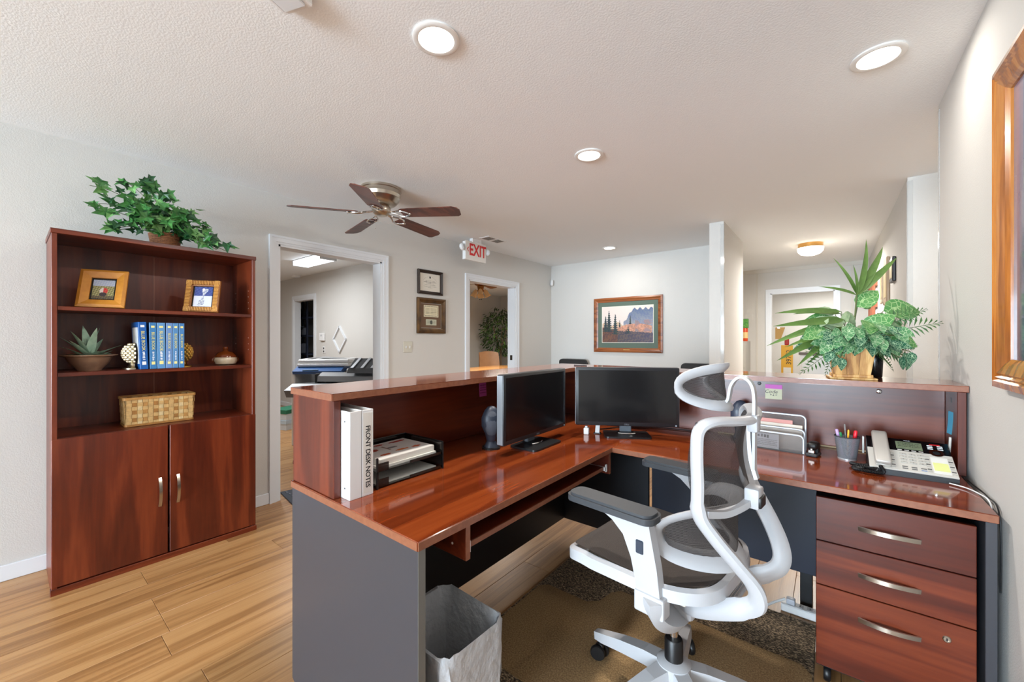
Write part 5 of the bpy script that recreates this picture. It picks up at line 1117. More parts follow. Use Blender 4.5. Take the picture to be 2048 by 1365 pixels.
for yy in (-0.198, 0.198):
    h = MB().lathe([(0.02, -0.03), (0.036, -0.02), (0.042, 0.0), (0.042, 0.01), (0.0, 0.02)], 20, M=Matrix.Translation((0.008, yy, -0.075)) @ Matrix.Rotation(R(75), 4, 'Y') @ Matrix.Rotation(R(-20 if yy < 0 else 30), 4, 'X')).build('lamp_head', M_WPL, ex, True)
    MB().lathe([(0.036, 0.011), (0.03, 0.018), (0, 0.022)], 18, M=Matrix.Translation((0.008, yy, -0.075)) @ Matrix.Rotation(R(75), 4, 'Y') @ Matrix.Rotation(R(-20 if yy < 0 else 30), 4, 'X')).build('lamp_lens', mat('clear_lens', (226, 232, 238), 0.08, coat=1.0), h, True)
    box('lamp_bracket', M_WPL, ex, -0.012, 0.012, min(yy, yy * 0.84), max(yy, yy * 0.84), -0.085, -0.065, 0.002)
vt = thing('ceiling_vent', 'small white louvred ceiling vent behind the exit sign', 'vent', (-3.05, 3.50, ZC))
box('frame', M_WPL, vt, -0.075, 0.075, -0.16, 0.16, -0.006, 0.0, 0.001)
for hx in (-1, 1):
    for i in range(5): MB().box(-0.055, 0.055, hx * 0.078 - 0.055 + 0.022 * i, hx * 0.078 - 0.05 + 0.022 * i + 0.010, -0.0075, -0.006).build('louvre_shade', mat('vent_shadow_grey', (120, 116, 110), 0.6), vt)  # shade between the vent slats put into the grey of these strips
sp_ = thing('ceiling_sensor', 'white square ceiling unit cut off by the top edge of the photo', 'ceiling sensor', (-1.41, 0.57, ZC), R(20))
box('housing', M_WPL, sp_, -0.06, 0.06, -0.06, 0.06, -0.03, 0, 0.004); box('cover', M_WHITE, sp_, -0.045, 0.045, -0.045, 0.045, -0.036, -0.03, 0.004)

# ------------------------------------------------------------------ things on the walls
def wall_frame(name, label, M, w, h, fw, m, levels=((0.0, 0.006), (0.0, 0.022), (0.35, 0.028), (0.7, 0.016), (1.0, 0.012), (1.0, 0.003)), cat='framed picture'):
    t = thing(name, label, cat, M.translation[:]); Mi = M.copy(); Mi.translation = (0, 0, 0)
    b = MB(); rings = []
    for q, d in levels:
        i = fw * q; rings.append([b.bm.verts.new(Mi @ Vector((x, y_, d))) for x, y_ in ((-w / 2 + i, -h / 2 + i), (w / 2 - i, -h / 2 + i), (w / 2 - i, h / 2 - i), (-w / 2 + i, h / 2 - i))])
    for a, c in zip(rings, rings[1:]):
        for k in range(4): b.bm.faces.new((a[k], a[(k + 1) % 4], c[(k + 1) % 4], c[k]))
    b.build('frame', m, t); MB().box(-w / 2 + 0.002, w / 2 - 0.002, -h / 2 + 0.002, h / 2 - 0.002, 0.0005, 0.004, 0, 1, Mi).build('backing', M_BLACK, t)
    return t, Mi
M_L = lambda y_, z: frame_M((XL, y_, z), (0, 1, 0), (0, 0, 1))       # on the left wall facing +X
M_Bk = lambda x, z: frame_M((x, YB, z), (1, 0, 0), (0, 0, 1))          # on the back wall facing -Y
def diploma(u, v):
    c = (222, 216, 204)
    if (abs((u - 0.5) ** 2 / 0.13 + (v - 0.42) ** 2 / 0.16 - 1) < 0.035) and v > 0.6: c = (180, 172, 158)
    if abs(u - 0.5) < 0.03 and 0.72 < v < 0.84: c = (60, 58, 56)
    for q, wd in ((0.60, 0.22), (0.52, 0.3), (0.44, 0.2), (0.36, 0.28), (0.28, 0.3), (0.22, 0.12)):
        if abs(v - q) < 0.012 and abs(u - 0.5) < wd and math.sin(u * 160) > -0.5: c = (128, 122, 114)
    return c
t, Mi = wall_frame('framed_certificate', 'dark-framed diploma on the left wall, the upper of two certificates', M_L(2.899, 1.915), 0.348, 0.262, 0.034, mat('espresso_frame', (46, 34, 28), 0.4))
printed('certificate', 0.286, 0.20, diploma, t, Mi @ Matrix.Translation((0, 0, 0.006)), 56, 48, 0.4)
def award(u, v):
    c = (104, 78, 56)
    if 0.14 < u < 0.86 and 0.46 < v < 0.92:
        c = (222, 212, 180); e = min(u - 0.14, 0.86 - u, (v - 0.46) * 0.9, (0.92 - v) * 0.9)
        if 0.025 < e < 0.055: c = (84, 84, 80) if math.sin(u * 120) * math.sin(v * 120) > -0.1 else c
        elif e > 0.09 and math.sin(v * 130) > 0.45 and math.sin(u * 90) > -0.7: c = (140, 132, 112)
    if 0.24 < u < 0.76 and 0.12 < v < 0.36:
        c = (190, 190, 168)
        if (u - 0.5) ** 2 / 0.004 + (v - 0.24) ** 2 / 0.007 < 1: c = (76, 80, 72)
        elif 0.30 < u < 0.70 and 0.17 < v < 0.31 and math.sin(u * 140) * math.sin(v * 160) > 0.2: c = (132, 136, 118)
    if min(u, 1 - u, v, 1 - v) < 0.02: c = (196, 196, 190)
    return c
t, Mi = wall_frame('framed_certificate', 'gold and brown framed award with a banknote on the left wall, below the diploma', M_L(2.915, 1.550), 0.40, 0.385, 0.056, mat('gold_brown_frame', (70, 48, 28), 0.3, 0.3, noise=(12, (130, 96, 54), 0.6)))
printed('certificate', 0.29, 0.275, award, t, Mi @ Matrix.Translation((0, 0, 0.006)), 70, 64, 0.4)
sw = thing('light_switch', 'double light switch plate on the left wall beside the doorway', 'light switch', (XL, 2.603, 1.213)); 
box('plate', mat('almond_plastic', (206, 202, 188), 0.45), sw, 0.0, 0.006, -0.058, 0.058, -0.058, 0.058, 0.003)
for yy in (-0.023, 0.023): MB().box(0.004, 0.016, -0.005, 0.005, -0.012, 0.012, 0.001, 1, Matrix.Translation((0, yy, 0)) @ Matrix.Rotation(0.35, 4, 'Y')).build('toggle', M_WPL, sw)
ms = thing('motion_sensor', 'small white motion sensor in the back corner of the room', 'motion sensor', (XL + 0.035, YB - 0.035, 2.175), R(-45))
MB().box(-0.03, 0.03, -0.02, 0.02, -0.045, 0.045, 0.012, 3).build('housing', M_WPL, ms, True); MB().box(-0.02, 0.02, -0.024, -0.019, -0.03, 0.005, 0.003, 2).build('lens', M_WHITE, ms, True)

def landscape(u, v):
    n = math.sin(u * 61 + math.sin(v * 47) * 3) * math.sin(v * 73 + math.sin(u * 39) * 2)
    sky = (222 + 10 * v, 214, 206); c = sky
    ridge = 0.5 + 0.42 * max(0, min(1, (u - 0.42) / 0.2)) + 0.03 * math.sin(u * 60)
    if u > 0.44 and v < ridge: k = max(0, min(1, (0.95 - v) / 0.5)); c = (92 + 60 * k + 14 * n, 108 + 46 * k + 12 * n, 140 + 24 * k)
    if v < 0.52 + 0.05 * math.sin(u * 25) and u < 0.5: c = (206 - 14 * n, 176, 150)
    if 0.32 < u < 0.98 and v < 0.40 + 0.12 * math.sin((u - 0.3) * 4): c = (196 + 34 * n, 142 + 22 * n, 118 + 16 * n)
    if u > 0.66 and v < 0.62 and v > 0.3 and math.sin(u * 30) + math.sin(v * 26) + n > 0.5: c = (148 + 20 * n, 128, 130)
    if v < 0.26 + 0.10 * (1 - u) + 0.02 * n: c = (86 + 26 * n, 76 + 18 * n, 92 - 20 * (1 - u))
    if v < 0.34 + 0.1 * (0.3 - u) * 3 and u < 0.32: c = (104 + 26 * n, 72 + 16 * n, 62)
    for cx, top, base, wd in ((0.14, 0.90, 0.30, 0.075), (0.27, 0.80, 0.22, 0.065), (0.53, 0.44, 0.24, 0.035), (0.49, 0.36, 0.24, 0.025), (0.07, 0.75, 0.3, 0.06), (0.36, 0.62, 0.42, 0.02), (0.57, 0.74, 0.5, 0.02)):
        if base < v < top and abs(u - cx) < wd * (top - v) / (top - base) * (0.75 + 0.35 * math.sin(v * 110)) + 0.004: c = (48 + 18 * n, 62 + 18 * n, 66)
    return tuple(max(0, min(255, q)) for q in c)
t, Mi = wall_frame('framed_painting', 'landscape painting with green mat in a wide wooden frame on the back wall', M_Bk(-2.21, 1.496), 0.985, 0.77, 0.062, wood('reddish_frame', 0, ((84, 40, 20), (140, 78, 42), (170, 104, 60)), 0.3, scale=16))
MB().box(-0.435, 0.435, -0.33, 0.33, 0.005, 0.008, 0, 1, Mi).build('mat_board', mat('green_mat', (92, 108, 96), 0.8), t)
MB().box(-0.372, 0.372, -0.252, 0.262, 0.008, 0.0095, 0, 1, Mi).build('inner_bevel', mat('bevel_cream', (232, 226, 212), 0.7), t)
printed('painting', 0.728, 0.50, landscape, t, Mi @ Matrix.Translation((0, 0.005, 0.0105)), 110, 78, 0.4)
MB().box(-0.045, 0.045, -0.353, -0.342, 0.018, 0.024, 0.001, 1, Mi).build('name_plate', mat('brass_plate', (206, 172, 110), 0.3, 1.0), t)
# tall wood framed picture on the right-hand wall, mostly outside the photograph
M_Rt = lambda y_, z: frame_M((XR, y_, z), (0, -1, 0), (0, 0, 1))
t, Mi = wall_frame('framed_picture', 'tall honey-wood framed picture on the right-hand wall at the photo edge', M_Rt(1.56, 1.622), 0.66, 0.955, 0.085, wood('knotty_pine', 2, ((120, 64, 22), (178, 106, 40), (202, 138, 66)), 0.25, scale=18, coat=0.5),
                   ((0.0, 0.004), (0.0, 0.030), (0.22, 0.034), (0.30, 0.028), (0.36, 0.032), (0.44, 0.026), (0.50, 0.030), (0.85, 0.020), (1.0, 0.012), (1.0, 0.003)))
printed('print', 0.50, 0.795, lambda u, v: (66 + 70 * v + 20 * math.sin(u * 20), 84 + 60 * v, 110 + 60 * v), t, Mi @ Matrix.Translation((0, 0, 0.006)), 20, 30, 0.15, 0.5)

# ------------------------------------------------------------------ printer room
fl = thing('fluorescent_fixture', 'fluorescent ceiling fixture in the printer room', 'ceiling light', (-5.75, 2.72, ZC))
box('lens', mat('fluorescent_lens', (240, 246, 250), 0.4, emit=((236, 246, 255), 2.0)), fl, -0.40, 0.40, -0.11, 0.11, -0.07, -0.01, 0.008); box('end_cap', M_WHITE, fl, -0.42, -0.40, -0.115, 0.115, -0.075, 0, 0.002); box('end_cap', M_WHITE, fl, 0.40, 0.42, -0.115, 0.115, -0.075, 0, 0.002); box('ceiling_plate', M_WHITE, fl, -0.42, 0.42, -0.12, 0.12, -0.01, 0)
area_light('fluorescent_lamp', (-6.0, 2.1, ZC - 0.09), (0, 0, 0), 1.6, 0.5, 30, (0.93, 0.97, 1.0))
sm = thing('smoke_detector', 'round white smoke detector on the printer room ceiling', 'smoke detector', (-7.55, 3.25, ZC)); MB().lathe([(0.075, 0), (0.075, -0.02), (0.06, -0.034), (0.0, -0.036)], 28).build('housing', M_WPL, sm, True); MB().lathe([(0.03, -0.0355), (0.028, -0.04), (0, -0.041)], 16).build('grille', M_WHITE, sm, True)
th = thing('thermostat', 'white thermostat box on the printer room wall beside the closet', 'thermostat', (-6.79, 3.37, 1.335)); box('body', M_WPL, th, -0.075, 0.075, -0.035, 0.0, -0.065, 0.065, 0.006); box('dial_window', mat('pale_grey', (196, 198, 200), 0.4), th, -0.03, 0.03, -0.037, -0.035, 0.01, 0.04)
ou = thing('wall_outlet', 'cable plate on the printer room wall below the thermostat', 'wall outlet', (-6.76, 3.37, 1.115)); box('plate', M_WPL, ou, -0.04, 0.04, -0.006, 0.0, -0.06, 0.06, 0.002); MB().box(-0.016, 0.016, -0.009, -0.006, 0.012, 0.04).box(-0.016, 0.016, -0.009, -0.006, -0.04, -0.012).build('socket', M_DKG, ou)
di = thing('diamond_frame', 'white diamond-shaped open frame on the printer room wall', 'wall frame', (-6.233, 3.37, 1.297))
for (x0, z0), (x1, z1) in (((0, 0.21), (0.196, 0)), ((0.196, 0), (0, -0.21)), ((0, -0.21), (-0.196, 0)), ((-0.196, 0), (0, 0.21))):
    MB().sweep([(x0, -0.012, z0), (x1, -0.012, z1)], [(-0.012, -0.012), (0.012, -0.012), (0.012, 0.012), (-0.012, 0.012)], up=(0, -1, 0)).build('rail', M_WHITE, di)
# closet shelving seen through the small doorway
sv = thing('storage_shelf', 'dark blue metal storage shelf inside the printer room closet', 'shelf', (-8.55, 3.86, 0)); M_SV = mat('blue_grey_steel', (52, 60, 84), 0.5)
for x in (-0.36, 0.36):
    for y_ in (-0.12, 0.12): box('upright', M_SV, sv, x - 0.015, x + 0.015, y_ - 0.015, y_ + 0.015, 0, 2.2)
for z in (0.25, 0.62, 0.98, 1.35, 1.72): box('shelf_board', M_SV, sv, -0.36, 0.36, -0.14, 0.14, z, z + 0.03)
r2 = random.Random(4); DK = [mat('closet_item_%d' % i, c, 0.5) for i, c in enumerate(((30, 32, 38), (150, 158, 176), (26, 44, 62), (84, 90, 104), (46, 40, 40)))]
def closet_item(name, label, cat, x, z, kind, m, m2, r_=0.06, hh=0.12):
    t = thing(name, label, cat, (x, 3.80, z + 0.0305), 0, 'supplies on the closet shelves')
    if kind == 'box': box('body', m, t, -r_, r_, -0.06, 0.06, 0, hh, 0.006); box('lid', m2, t, -r_ - 0.002, r_ + 0.002, -0.062, 0.062, hh, hh + 0.012, 0.003)
    else: MB().lathe([(r_ * 0.8, 0), (r_, 0.01), (r_, hh * 0.7), (r_ * 0.5, hh)], 16).build('body', m, t, True); MB().lathe([(r_ * 0.5, hh), (r_ * 0.45, hh + 0.02), (0, hh + 0.02)], 14).build('cap', m2, t, True)
closet_item('container', 'dark teal rounded container on the top closet shelf', 'container', -8.66, 1.72, 'round', DK[2], DK[3], 0.08, 0.16)
closet_item('container', 'low black box on the top closet shelf', 'container', -8.44, 1.72, 'box', DK[0], DK[0], 0.09, 0.09)
closet_item('container', 'black and white box on the second closet shelf from the top', 'container', -8.66, 1.35, 'box', DK[0], DK[1], 0.09, 0.17)
closet_item('container', 'pale grey rounded container on the second closet shelf from the top', 'container', -8.43, 1.35, 'round', DK[1], DK[3], 0.06, 0.14)
closet_item('container', 'single pale upright item on the third closet shelf from the top', 'container', -8.55, 0.98, 'box', DK[1], DK[1], 0.04, 0.19)
closet_item('container', 'pale round container at the left of the lowest visible closet shelf', 'container', -8.70, 0.62, 'round', DK[1], DK[3], 0.07, 0.22)
closet_item('container', 'dark grey round container at the right of the lowest visible closet shelf', 'container', -8.45, 0.62, 'round', DK[3], DK[1], 0.07, 0.19)

mf = thing('multifunction_printer', 'blue and white office printer with document feeder in the printer room', 'printer', (-5.08, 2.58, 0), R(46))
box('cabinet', mat('navy_plastic', (28, 46, 84), 0.4), mf, -0.30, 0.30, -0.24, 0.28, 0.0, 0.62, 0.01); box('side_panel', M_WPL, mf, -0.34, -0.30, -0.26, 0.30, 0.0, 0.90, 0.008); box('side_panel', M_WPL, mf, 0.30, 0.34, -0.26, 0.30, 0.0, 0.93, 0.008)
box('rear_panel', M_WPL, mf, -0.30, 0.30, 0.25, 0.30, 0.62, 0.93); box('paper_outlet', M_BLACK, mf, -0.29, 0.29, -0.20, 0.25, 0.62, 0.66)
MB().prism([(-0.30, 0.87), (0.08, 0.915), (0.10, 0.955), (-0.16, 0.955), (-0.32, 0.905)], -0.31, 0.25, Matrix(((0, 0, 1, 0), (1, 0, 0, 0), (0, 1, 0, 0), (0, 0, 0, 1)))).build('control_panel', mat('printer_blue', (40, 88, 148), 0.4), mf)
MB().box(-0.2, -0.02, -0.31, -0.22, 0.913, 0.918, 0.001, 1, Matrix.Translation((0, 0, 0.004))).build('touch_screen', mat('pale_blue_screen', (150, 180, 205), 0.3), mf)
box('scanner_bed', M_WPL, mf, -0.30, 0.31, -0.20, 0.28, 0.955, 0.99, 0.008); box('document_feeder', M_WPL, mf, -0.30, 0.31, -0.18, 0.28, 0.99, 1.045, 0.016)
MB().box(-0.16, 0.22, -0.12, 0.14, 1.05, 1.058, 0.003, 1, Matrix.Rotation(0.06, 4, 'Y')).build('feeder_tray', mat('mid_grey', (150, 150, 152), 0.5), mf); box('feeder_slot', M_BLACK, mf, -0.20, -0.14, -0.14, 0.16, 1.044, 1.05)
pt = thing('wide_format_printer', 'grey and black wide-format plotter in front of the blue printer', 'printer', (-4.20, 2.22, 0), R(34))
box('stand', M_DKG, pt, -0.30, 0.30, -0.05, 0.05, 0.0, 0.70, 0.01); box('foot', M_DKG, pt, -0.33, -0.27, -0.25, 0.25, 0, 0.05, 0.01); box('foot', M_DKG, pt, 0.27, 0.33, -0.25, 0.25, 0, 0.05, 0.01)
M_PG = mat('plotter_grey', (108, 110, 114), 0.4)
MB().prism([(-0.30, 0.70), (0.20, 0.70), (0.20, 0.80), (-0.20, 0.83), (-0.34, 0.775)], -0.36, 0.36, Matrix(((0, 0, 1, 0), (1, 0, 0, 0), (0, 1, 0, 0), (0, 0, 0, 1)))).build('body', M_PG, pt)
MB().prism([(0.02, 0.83), (0.20, 0.80), (0.20, 0.90), (0.12, 0.925), (0.03, 0.89)], -0.22, 0.42, Matrix(((0, 0, 1, 0), (1, 0, 0, 0), (0, 1, 0, 0), (0, 0, 0, 1)))).build('roll_cover', mat('plotter_light_grey', (146, 148, 152), 0.35), pt); box('cover_end', M_BLACK, pt, -0.25, -0.22, 0.02, 0.19, 0.80, 0.915, 0.006)
bs_ = thing('striped_pad', 'grey and black striped piece resting on top of the plotter', 'pad', (-4.0, 2.45, 0.93), R(34))
MB().prism([(-0.14, 0.0), (0.12, 0.0), (0.12, 0.14), (0.06, 0.15), (-0.10, 0.05)], -0.14, 0.22, Matrix(((0, 0, 1, 0), (1, 0, 0, 0), (0, 1, 0, 0), (0, 0, 0, 1)))).build('body', mat('charcoal_fabric', (70, 72, 76), 0.8), bs_)
for k in range(3): MB().sweep([(-0.10 + 0.11 * k, -0.105, 0.055), (-0.08 + 0.11 * k, 0.06, 0.155)], [(-0.016, -0.003), (0.016, -0.003), (0.016, 0.003), (-0.016, 0.003)]).build('strap', M_SIL, bs_)
for k, (lab, z) in enumerate((('white and green paper carton on the printer room floor, under another', 0.0), ('green-lidded paper carton on top of another in the printer room', 0.145))):
    t = thing('paper_carton', lab, 'carton', (-6.25, 2.62, z), R(20)); box('box', mat('carton_white', (206, 214, 222), 0.7), t, -0.15, 0.15, -0.22, 0.22, 0, 0.10, 0.003); box('lid', mat('carton_green', (36, 108, 80), 0.7) if k else mat('carton_blue', (186, 206, 222), 0.7), t, -0.154, 0.154, -0.224, 0.224, 0.085, 0.143, 0.003)

# ------------------------------------------------------------------ meeting room through the second doorway
mt = thing('meeting_table', 'honey oak meeting table seen through the second doorway', 'table', (-4.95, 5.75, 0)); M_OAK = wood('honey_oak', 1, ((160, 104, 50), (196, 142, 82), (214, 168, 110)), 0.2, coat=0.3)
MB().prism(rrect(1.0, 1.6, 0.2), 0.71, 0.75).build('table_top', M_OAK, mt); box('pedestal', M_OAK, mt, -0.2, 0.2, -0.5, 0.5, 0.06, 0.71); box('plinth', M_OAK, mt, -0.27, 0.27, -0.6, 0.6, 0, 0.06)
M_TAN = mat('tan_leather', (166, 122, 84), 0.45, noise=(6, (140, 98, 64), 0.5))
def tan_chair(label, loc, rz):
    t = thing('meeting_chair', label, 'chair', loc, rz, 'chairs at the meeting table')
    MB().grid(lambda u, v: Vector(((u - 0.5) * (0.50 - 0.05 * v), -0.22 - 0.09 * v - 0.05 * (1 - (2 * u - 1) ** 2), 0.46 + 0.55 * v - 0.03 * (2 * u - 1) ** 2 * v)), 10, 6).grid(lambda u, v: Vector(((u - 0.5) * (0.50 - 0.05 * v), -0.26 - 0.10 * v - 0.05 * (1 - (2 * u - 1) ** 2), 0.46 + 0.57 * v - 0.03 * (2 * u - 1) ** 2 * v)), 10, 6).build('backrest', M_TAN, t, True)
    box('seat', M_TAN, t, -0.25, 0.25, -0.25, 0.25, 0.42, 0.50, 0.02)
    for x in (-0.2, 0.2):
        for y_ in (-0.2, 0.2): box('leg', M_OAK, t, x - 0.02, x + 0.02, y_ - 0.02, y_ + 0.02, 0, 0.42)
    return t
tan_chair('tan leather chair at the near left of the meeting room table', (-5.78, 5.9, 0), R(-80)); tan_chair('tan leather chair in front of the ficus in the meeting room', (-5.75, 6.6, 0), R(-120))
fi = thing('ficus_tree', 'leafy ficus tree in the corner of the meeting room', 'plant', (-6.3, 7.5, 0))
MB().lathe([(0.13, 0), (0.17, 0.28), (0.16, 0.29), (0.15, 0.26), (0, 0.25)], 20).build('pot', mat('brown_pot', (92, 62, 44), 0.6), fi, True)
b = MB()
for k in range(3): b.tube(catmull([(0.03 * math.cos(k * 2.1), 0.03 * math.sin(k * 2.1), 0.25), (0.02 * math.cos(k * 2.1 + 2), 0.02 * math.sin(k * 2.1 + 2), 0.7), (0.05 * math.cos(k * 2.1), 0.05 * math.sin(k * 2.1), 1.15), (0.2 * math.cos(k * 2.1), 0.2 * math.sin(k * 2.1), 1.6)], 4), 0.014, 6)
b.build('trunk', mat('ficus_bark', (122, 100, 78), 0.8), fi)
for part, colr, cnt, sd in (('foliage', ((44, 72, 34), (30, 54, 26)), 900, 1), ('young_foliage', ((96, 138, 56), (66, 108, 42)), 320, 2)):
    b = MB(); r2 = random.Random(sd)
    for i in range(cnt):
        u_, v_, w_ = r2.gauss(0, 1), r2.gauss(0, 1), r2.gauss(0, 1); nn = math.sqrt(u_ * u_ + v_ * v_ + w_ * w_); k = (0.55 + 0.45 * r2.random()) / nn
        p = Vector((0.50 * u_ * k, 0.50 * v_ * k, 1.50 + 0.62 * w_ * k)); d = Vector((u_ * k + r2.uniform(-0.5, 0.5), v_ * k + r2.uniform(-0.5, 0.5), -0.6 + r2.uniform(-0.4, 0.4))).normalized(); sd_ = d.cross(Vector((r2.uniform(-1, 1), r2.uniform(-1, 1), 1))).normalized() * 0.017
        q = [b.bm.verts.new(x) for x in (p, p + d * 0.04 + sd_, p + d * 0.095, p + d * 0.04 - sd_)]; b.bm.faces.new(q)
    tag(b.build(part, leaf_mat('ficus_' + part, colr[0], colr[1], 0.4), fi), None, None, None, 'stuff')
cf = thing('brass_fan', 'brass ceiling fan with tulip lights in the meeting room', 'ceiling fan', (-4.70, 5.06, ZC)); M_BR = mat('antique_brass', (168, 112, 58), 0.25, 1.0)
MB().lathe([(0.07, 0), (0.06, -0.05), (0.02, -0.06), (0.02, -0.10), (0.10, -0.12), (0.115, -0.16), (0.10, -0.22), (0.06, -0.24), (0.05, -0.30), (0.06, -0.33), (0.0, -0.34)], 28).build('motor', M_BR, cf, True)
for k in range(5): MB().prism([(-0.055, 0.17), (0.055, 0.17), (0.07, 0.62), (0.04, 0.66), (-0.04, 0.66), (-0.07, 0.62)], -0.003, 0.003, Matrix.Rotation(R(20 + 72 * k), 4, 'Z') @ Matrix.Translation((0, 0, -0.19)) @ Matrix.Rotation(R(-10), 4, 'Y')).build('blade', wood('oak_blade', 1, ((92, 54, 26), (132, 84, 42), (156, 106, 60)), 0.35, scale=20), cf)
for k in range(4):
    a = R(40 + 90 * k); MB().lathe([(0.02, 0), (0.035, -0.03), (0.045, -0.10), (0.06, -0.13)], 16, M=Matrix.Translation((0.07 * math.cos(a), 0.07 * math.sin(a), -0.30)) @ Matrix.Rotation(a, 4, 'Z') @ Matrix.Rotation(-0.45, 4, 'Y'), cap=False).build('tulip_shade', mat('amber_glass', (196, 150, 96), 0.2, emit=((255, 210, 150), 0.04)), cf, True)
b = MB()
for x in (-0.02, 0.02): b.tube([(x, 0, -0.33), (x, 0, -0.46)], 0.0015, 4).ball((x, 0, -0.465), 0.010, 8, 5)
b.build('pull_chain', M_DKG, cf)
area_light('meeting_room_fill', (-4.7, 5.6, ZC - 0.55), (0, 0, 0), 0.5, 0.5, 34, (1.0, 0.92, 0.82))  # unseen light added to fill the meeting room; the fan shades are unlit
t, Mi = wall_frame('framed_picture', 'brown-framed picture edge on the meeting room wall', frame_M((-6.9, 6.35, 1.35), (0, 1, 0), (0, 0, 1)), 0.6, 0.8, 0.05, mat('brown_frame', (110, 70, 40), 0.4)); MB().box(-0.25, 0.25, -0.35, 0.35, 0.004, 0.006, 0, 1, Mi).build('print', M_PAPER, t)
# ------------------------------------------------------------------ waiting chairs behind the counter
def wait_chair(label, loc, rz):
    t = thing('waiting_chair', label, 'chair', loc, rz, 'black chairs behind the counter')
    MB().prism(rrect(0.46, 0.34, 0.05), -0.02, 0.02, Matrix.Translation((0, 0.235, 0.83)) @ Matrix.Rotation(R(97), 4, 'X')).build('backrest', mat('black_vinyl', (30, 28, 28), 0.5), t, True)
    MB().prism(rrect(0.48, 0.48, 0.06), 0.42, 0.48).build('seat', MATS['black_vinyl'], t, True)
    for s_ in (-1, 1):
        MB().tube([(s_ * 0.22, -0.22, 0), (s_ * 0.22, -0.2, 0.43)], 0.012, 8).build('front_leg', M_BLACK, t, True); MB().tube([(s_ * 0.22, 0.26, 0), (s_ * 0.22, 0.21, 0.45), (s_ * 0.22, 0.25, 0.95)], 0.012, 8).build('rear_leg', M_BLACK, t, True)
    return t
wait_chair('black chair against the back wall below the motion sensor corner', (-3.0, 5.02, 0), R(0)); wait_chair('black chair near the wing wall, half hidden by the headrest', (-1.22, 4.98, 0), R(0))
# ------------------------------------------------------------------ hall
hl = thing('hall_ceiling_light', 'brass-rimmed dome ceiling light in the hall', 'ceiling light', (-0.19, 6.03, ZC))
MB().lathe([(0.125, 0), (0.125, -0.05), (0.118, -0.055)], 32, cap=False).build('brass_rim', mat('polished_brass', (214, 164, 96), 0.2, 1.0), hl, True); MB().lathe([(0.13, -0.05), (0.125, -0.09), (0.10, -0.12), (0.055, -0.137), (0, -0.142)], 32).build('glass_dome', mat('lit_opal_glass', (255, 246, 232), 0.3, emit=((255, 242, 220), 5.0)), hl, True)
area_light('hall_lamp', (-0.19, 6.03, ZC - 0.17), (0, 0, 0), 0.22, 0.22, 32, WARM, 'DISK')
fc = thing('filing_cabinet', 'grey metal cabinet standing at the far hall wall', 'cabinet', (-1.25, 7.5, 0)); box('body', mat('putty_metal', (176, 172, 164), 0.5), fc, -0.2, 0.2, -0.24, 0.24, 0, 1.262, 0.004)
for k in range(3): d = box('drawer', mat('putty_metal2', (184, 180, 172), 0.5), fc, -0.185, 0.185, -0.252, -0.24, 0.05 + 0.4 * k, 0.43 + 0.4 * k, 0.003); box('handle', M_STEEL, d, -0.05, 0.05, -0.27, -0.252, 0.30 + 0.4 * k, 0.32 + 0.4 * k, 0.002)
g = thing('container', 'orange container with cream label on the grey hall cabinet', 'container', (-1.085, 7.42, 1.2622)); MB().lathe([(0.04, 0), (0.045, 0.02), (0.045, 0.20), (0.04, 0.215)], 18).build('bottle', mat('orange_plastic', (208, 74, 30), 0.4), g, True); MB().lathe([(0.0455, 0.05), (0.0455, 0.145)], 18, cap=False).build('label', mat('cream_label', (222, 190, 130), 0.6), g, True)
g2 = thing('carton', 'small green carton stacked above the orange container in the hall', 'carton', (-1.085, 7.42, 1.478)); box('carton', mat('leaf_green_print', (46, 122, 56), 0.5, noise=(40, (120, 180, 80), 0.8)), g2, -0.05, 0.05, -0.05, 0.05, 0, 0.14, 0.002); box('carton_flap', mat('leaf_green_print2', (36, 96, 46), 0.5), g2, -0.05, 0.05, -0.05, 0.05, 0.14, 0.144)
yb = thing('yellow_marker_post', 'yellow post numbered 39752 with red cap in the room beyond the hall', 'post', (-0.60, 8.55, 0)); box('post', mat('safety_yellow', (224, 168, 44), 0.5), yb, -0.085, 0.085, -0.03, 0.03, 0, 1.19, 0.004); box('cap', mat('safety_red', (170, 36, 26), 0.5), yb, -0.035, 0.03, -0.03, 0.03, 1.19, 1.36, 0.012)
text('number', '39752', 0.105, M_BLACK, yb, frame_M((0.03, -0.0305, 0.98), (0, 0, 1), (-1, 0, 0)), 0.0005); box('white_tag', M_PAPER, yb, -0.05, 0.06, -0.045, -0.031, 0.70, 0.80)
cb = thing('low_cabinet', 'white low cabinet with dark counter edge in the room beyond the hall', 'cabinet', (0.0, 8.75, 0)); box('body', M_WHITE, cb, -0.42, 0.40, -0.05, 0.3, 0, 1.02); box('counter_edge', mat('dark_counter', (92, 80, 70), 0.4), cb, -0.44, 0.42, -0.07, 0.3, 1.02, 1.065)
for k in range(2): box('door', M_WHITE, cb, -0.40 + 0.41 * k, -0.01 + 0.40 * k, -0.062, -0.05, 0.08, 0.95, 0.004)
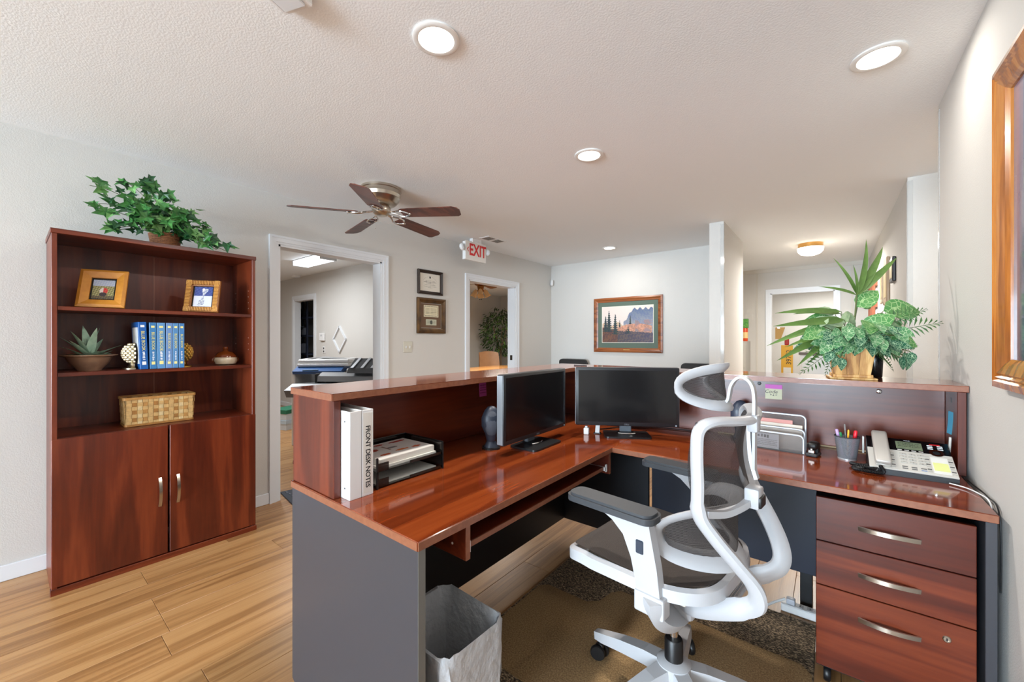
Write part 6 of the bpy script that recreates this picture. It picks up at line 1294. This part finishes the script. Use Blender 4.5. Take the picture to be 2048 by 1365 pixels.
pb = thing('wall_pocket', 'small kraft paper wall pocket beside the hall doorway', 'wall pocket', (-0.70, 8.3, 1.40)); MB().prism([(-0.05, -0.10), (0.03, -0.10), (0.09, 0.10), (-0.05, 0.10)], -0.02, 0.02, Matrix(((1, 0, 0, 0), (0, 0, 1, 0), (0, 1, 0, 0), (0, 0, 0, 1)))).build('pocket', mat('kraft', (190, 150, 90), 0.8), pb); box('clip', M_STEEL, pb, -0.02, 0.02, -0.03, -0.02, 0.08, 0.10)
area_light('back_room_unseen_light', (0.0, 9.2, ZC - 0.15), (0, 0, 0), 0.6, 0.6, 22, (1, 0.96, 0.9))  # unseen light source for the room beyond the hall, no fixture modelled
# plaques and rack on the hall's right-hand wall
for lab, y_, z0, z1, wy, colr in (('black award plaque nearest on the hall wall', 4.72, 1.78, 1.99, 0.20, (34, 30, 30)), ('tall wooden plaque in the middle of the hall wall group', 5.20, 1.62, 2.06, 0.26, (168, 142, 112)), ('pale narrow plaque farthest in the hall wall group', 5.62, 1.66, 1.98, 0.20, (186, 166, 140))):
    t = thing('wall_plaque', lab, 'plaque', (0.43, y_, (z0 + z1) / 2), 0, 'plaques on the hall wall'); h = (z1 - z0) / 2; box('board', mat('plaque_%d' % colr[0], colr, 0.4), t, -0.025, 0.0, -wy / 2, wy / 2, -h, h, 0.006); box('panel', mat('plaque_gold', (214, 192, 140), 0.35, 0.4), t, -0.028, -0.025, -wy * 0.36, wy * 0.36, -h * 0.7, h * 0.7, 0.001)
rk = thing('wooden_rack', 'reddish wooden rack on the far part of the hall wall', 'rack', (0.43, 6.75, 1.70))
for z in (-0.25, 0.0, 0.25): box('rail', mat('reddish_wood', (142, 78, 48), 0.5), rk, -0.02, 0.0, -0.45, 0.45, z - 0.03, z + 0.03)
for y_ in (-0.4, -0.13, 0.13, 0.4): box('stile', MATS['reddish_wood'], rk, -0.035, -0.02, y_ - 0.025, y_ + 0.025, -0.35, 0.32); MB().cyl((0, 0, 0), 0.01, 0.07, 8, Matrix.Translation((-0.03, y_, 0.26)) @ Matrix.Rotation(-PI / 2, 4, 'Y')).build('peg', M_BLACK, rk)
area_light('passage_fill', (1.5, 3.4, ZC - 0.1), (0, 0, 0), 0.4, 0.4, 14, WARM)  # light added in the side passage, source unseen, to brighten the left wall
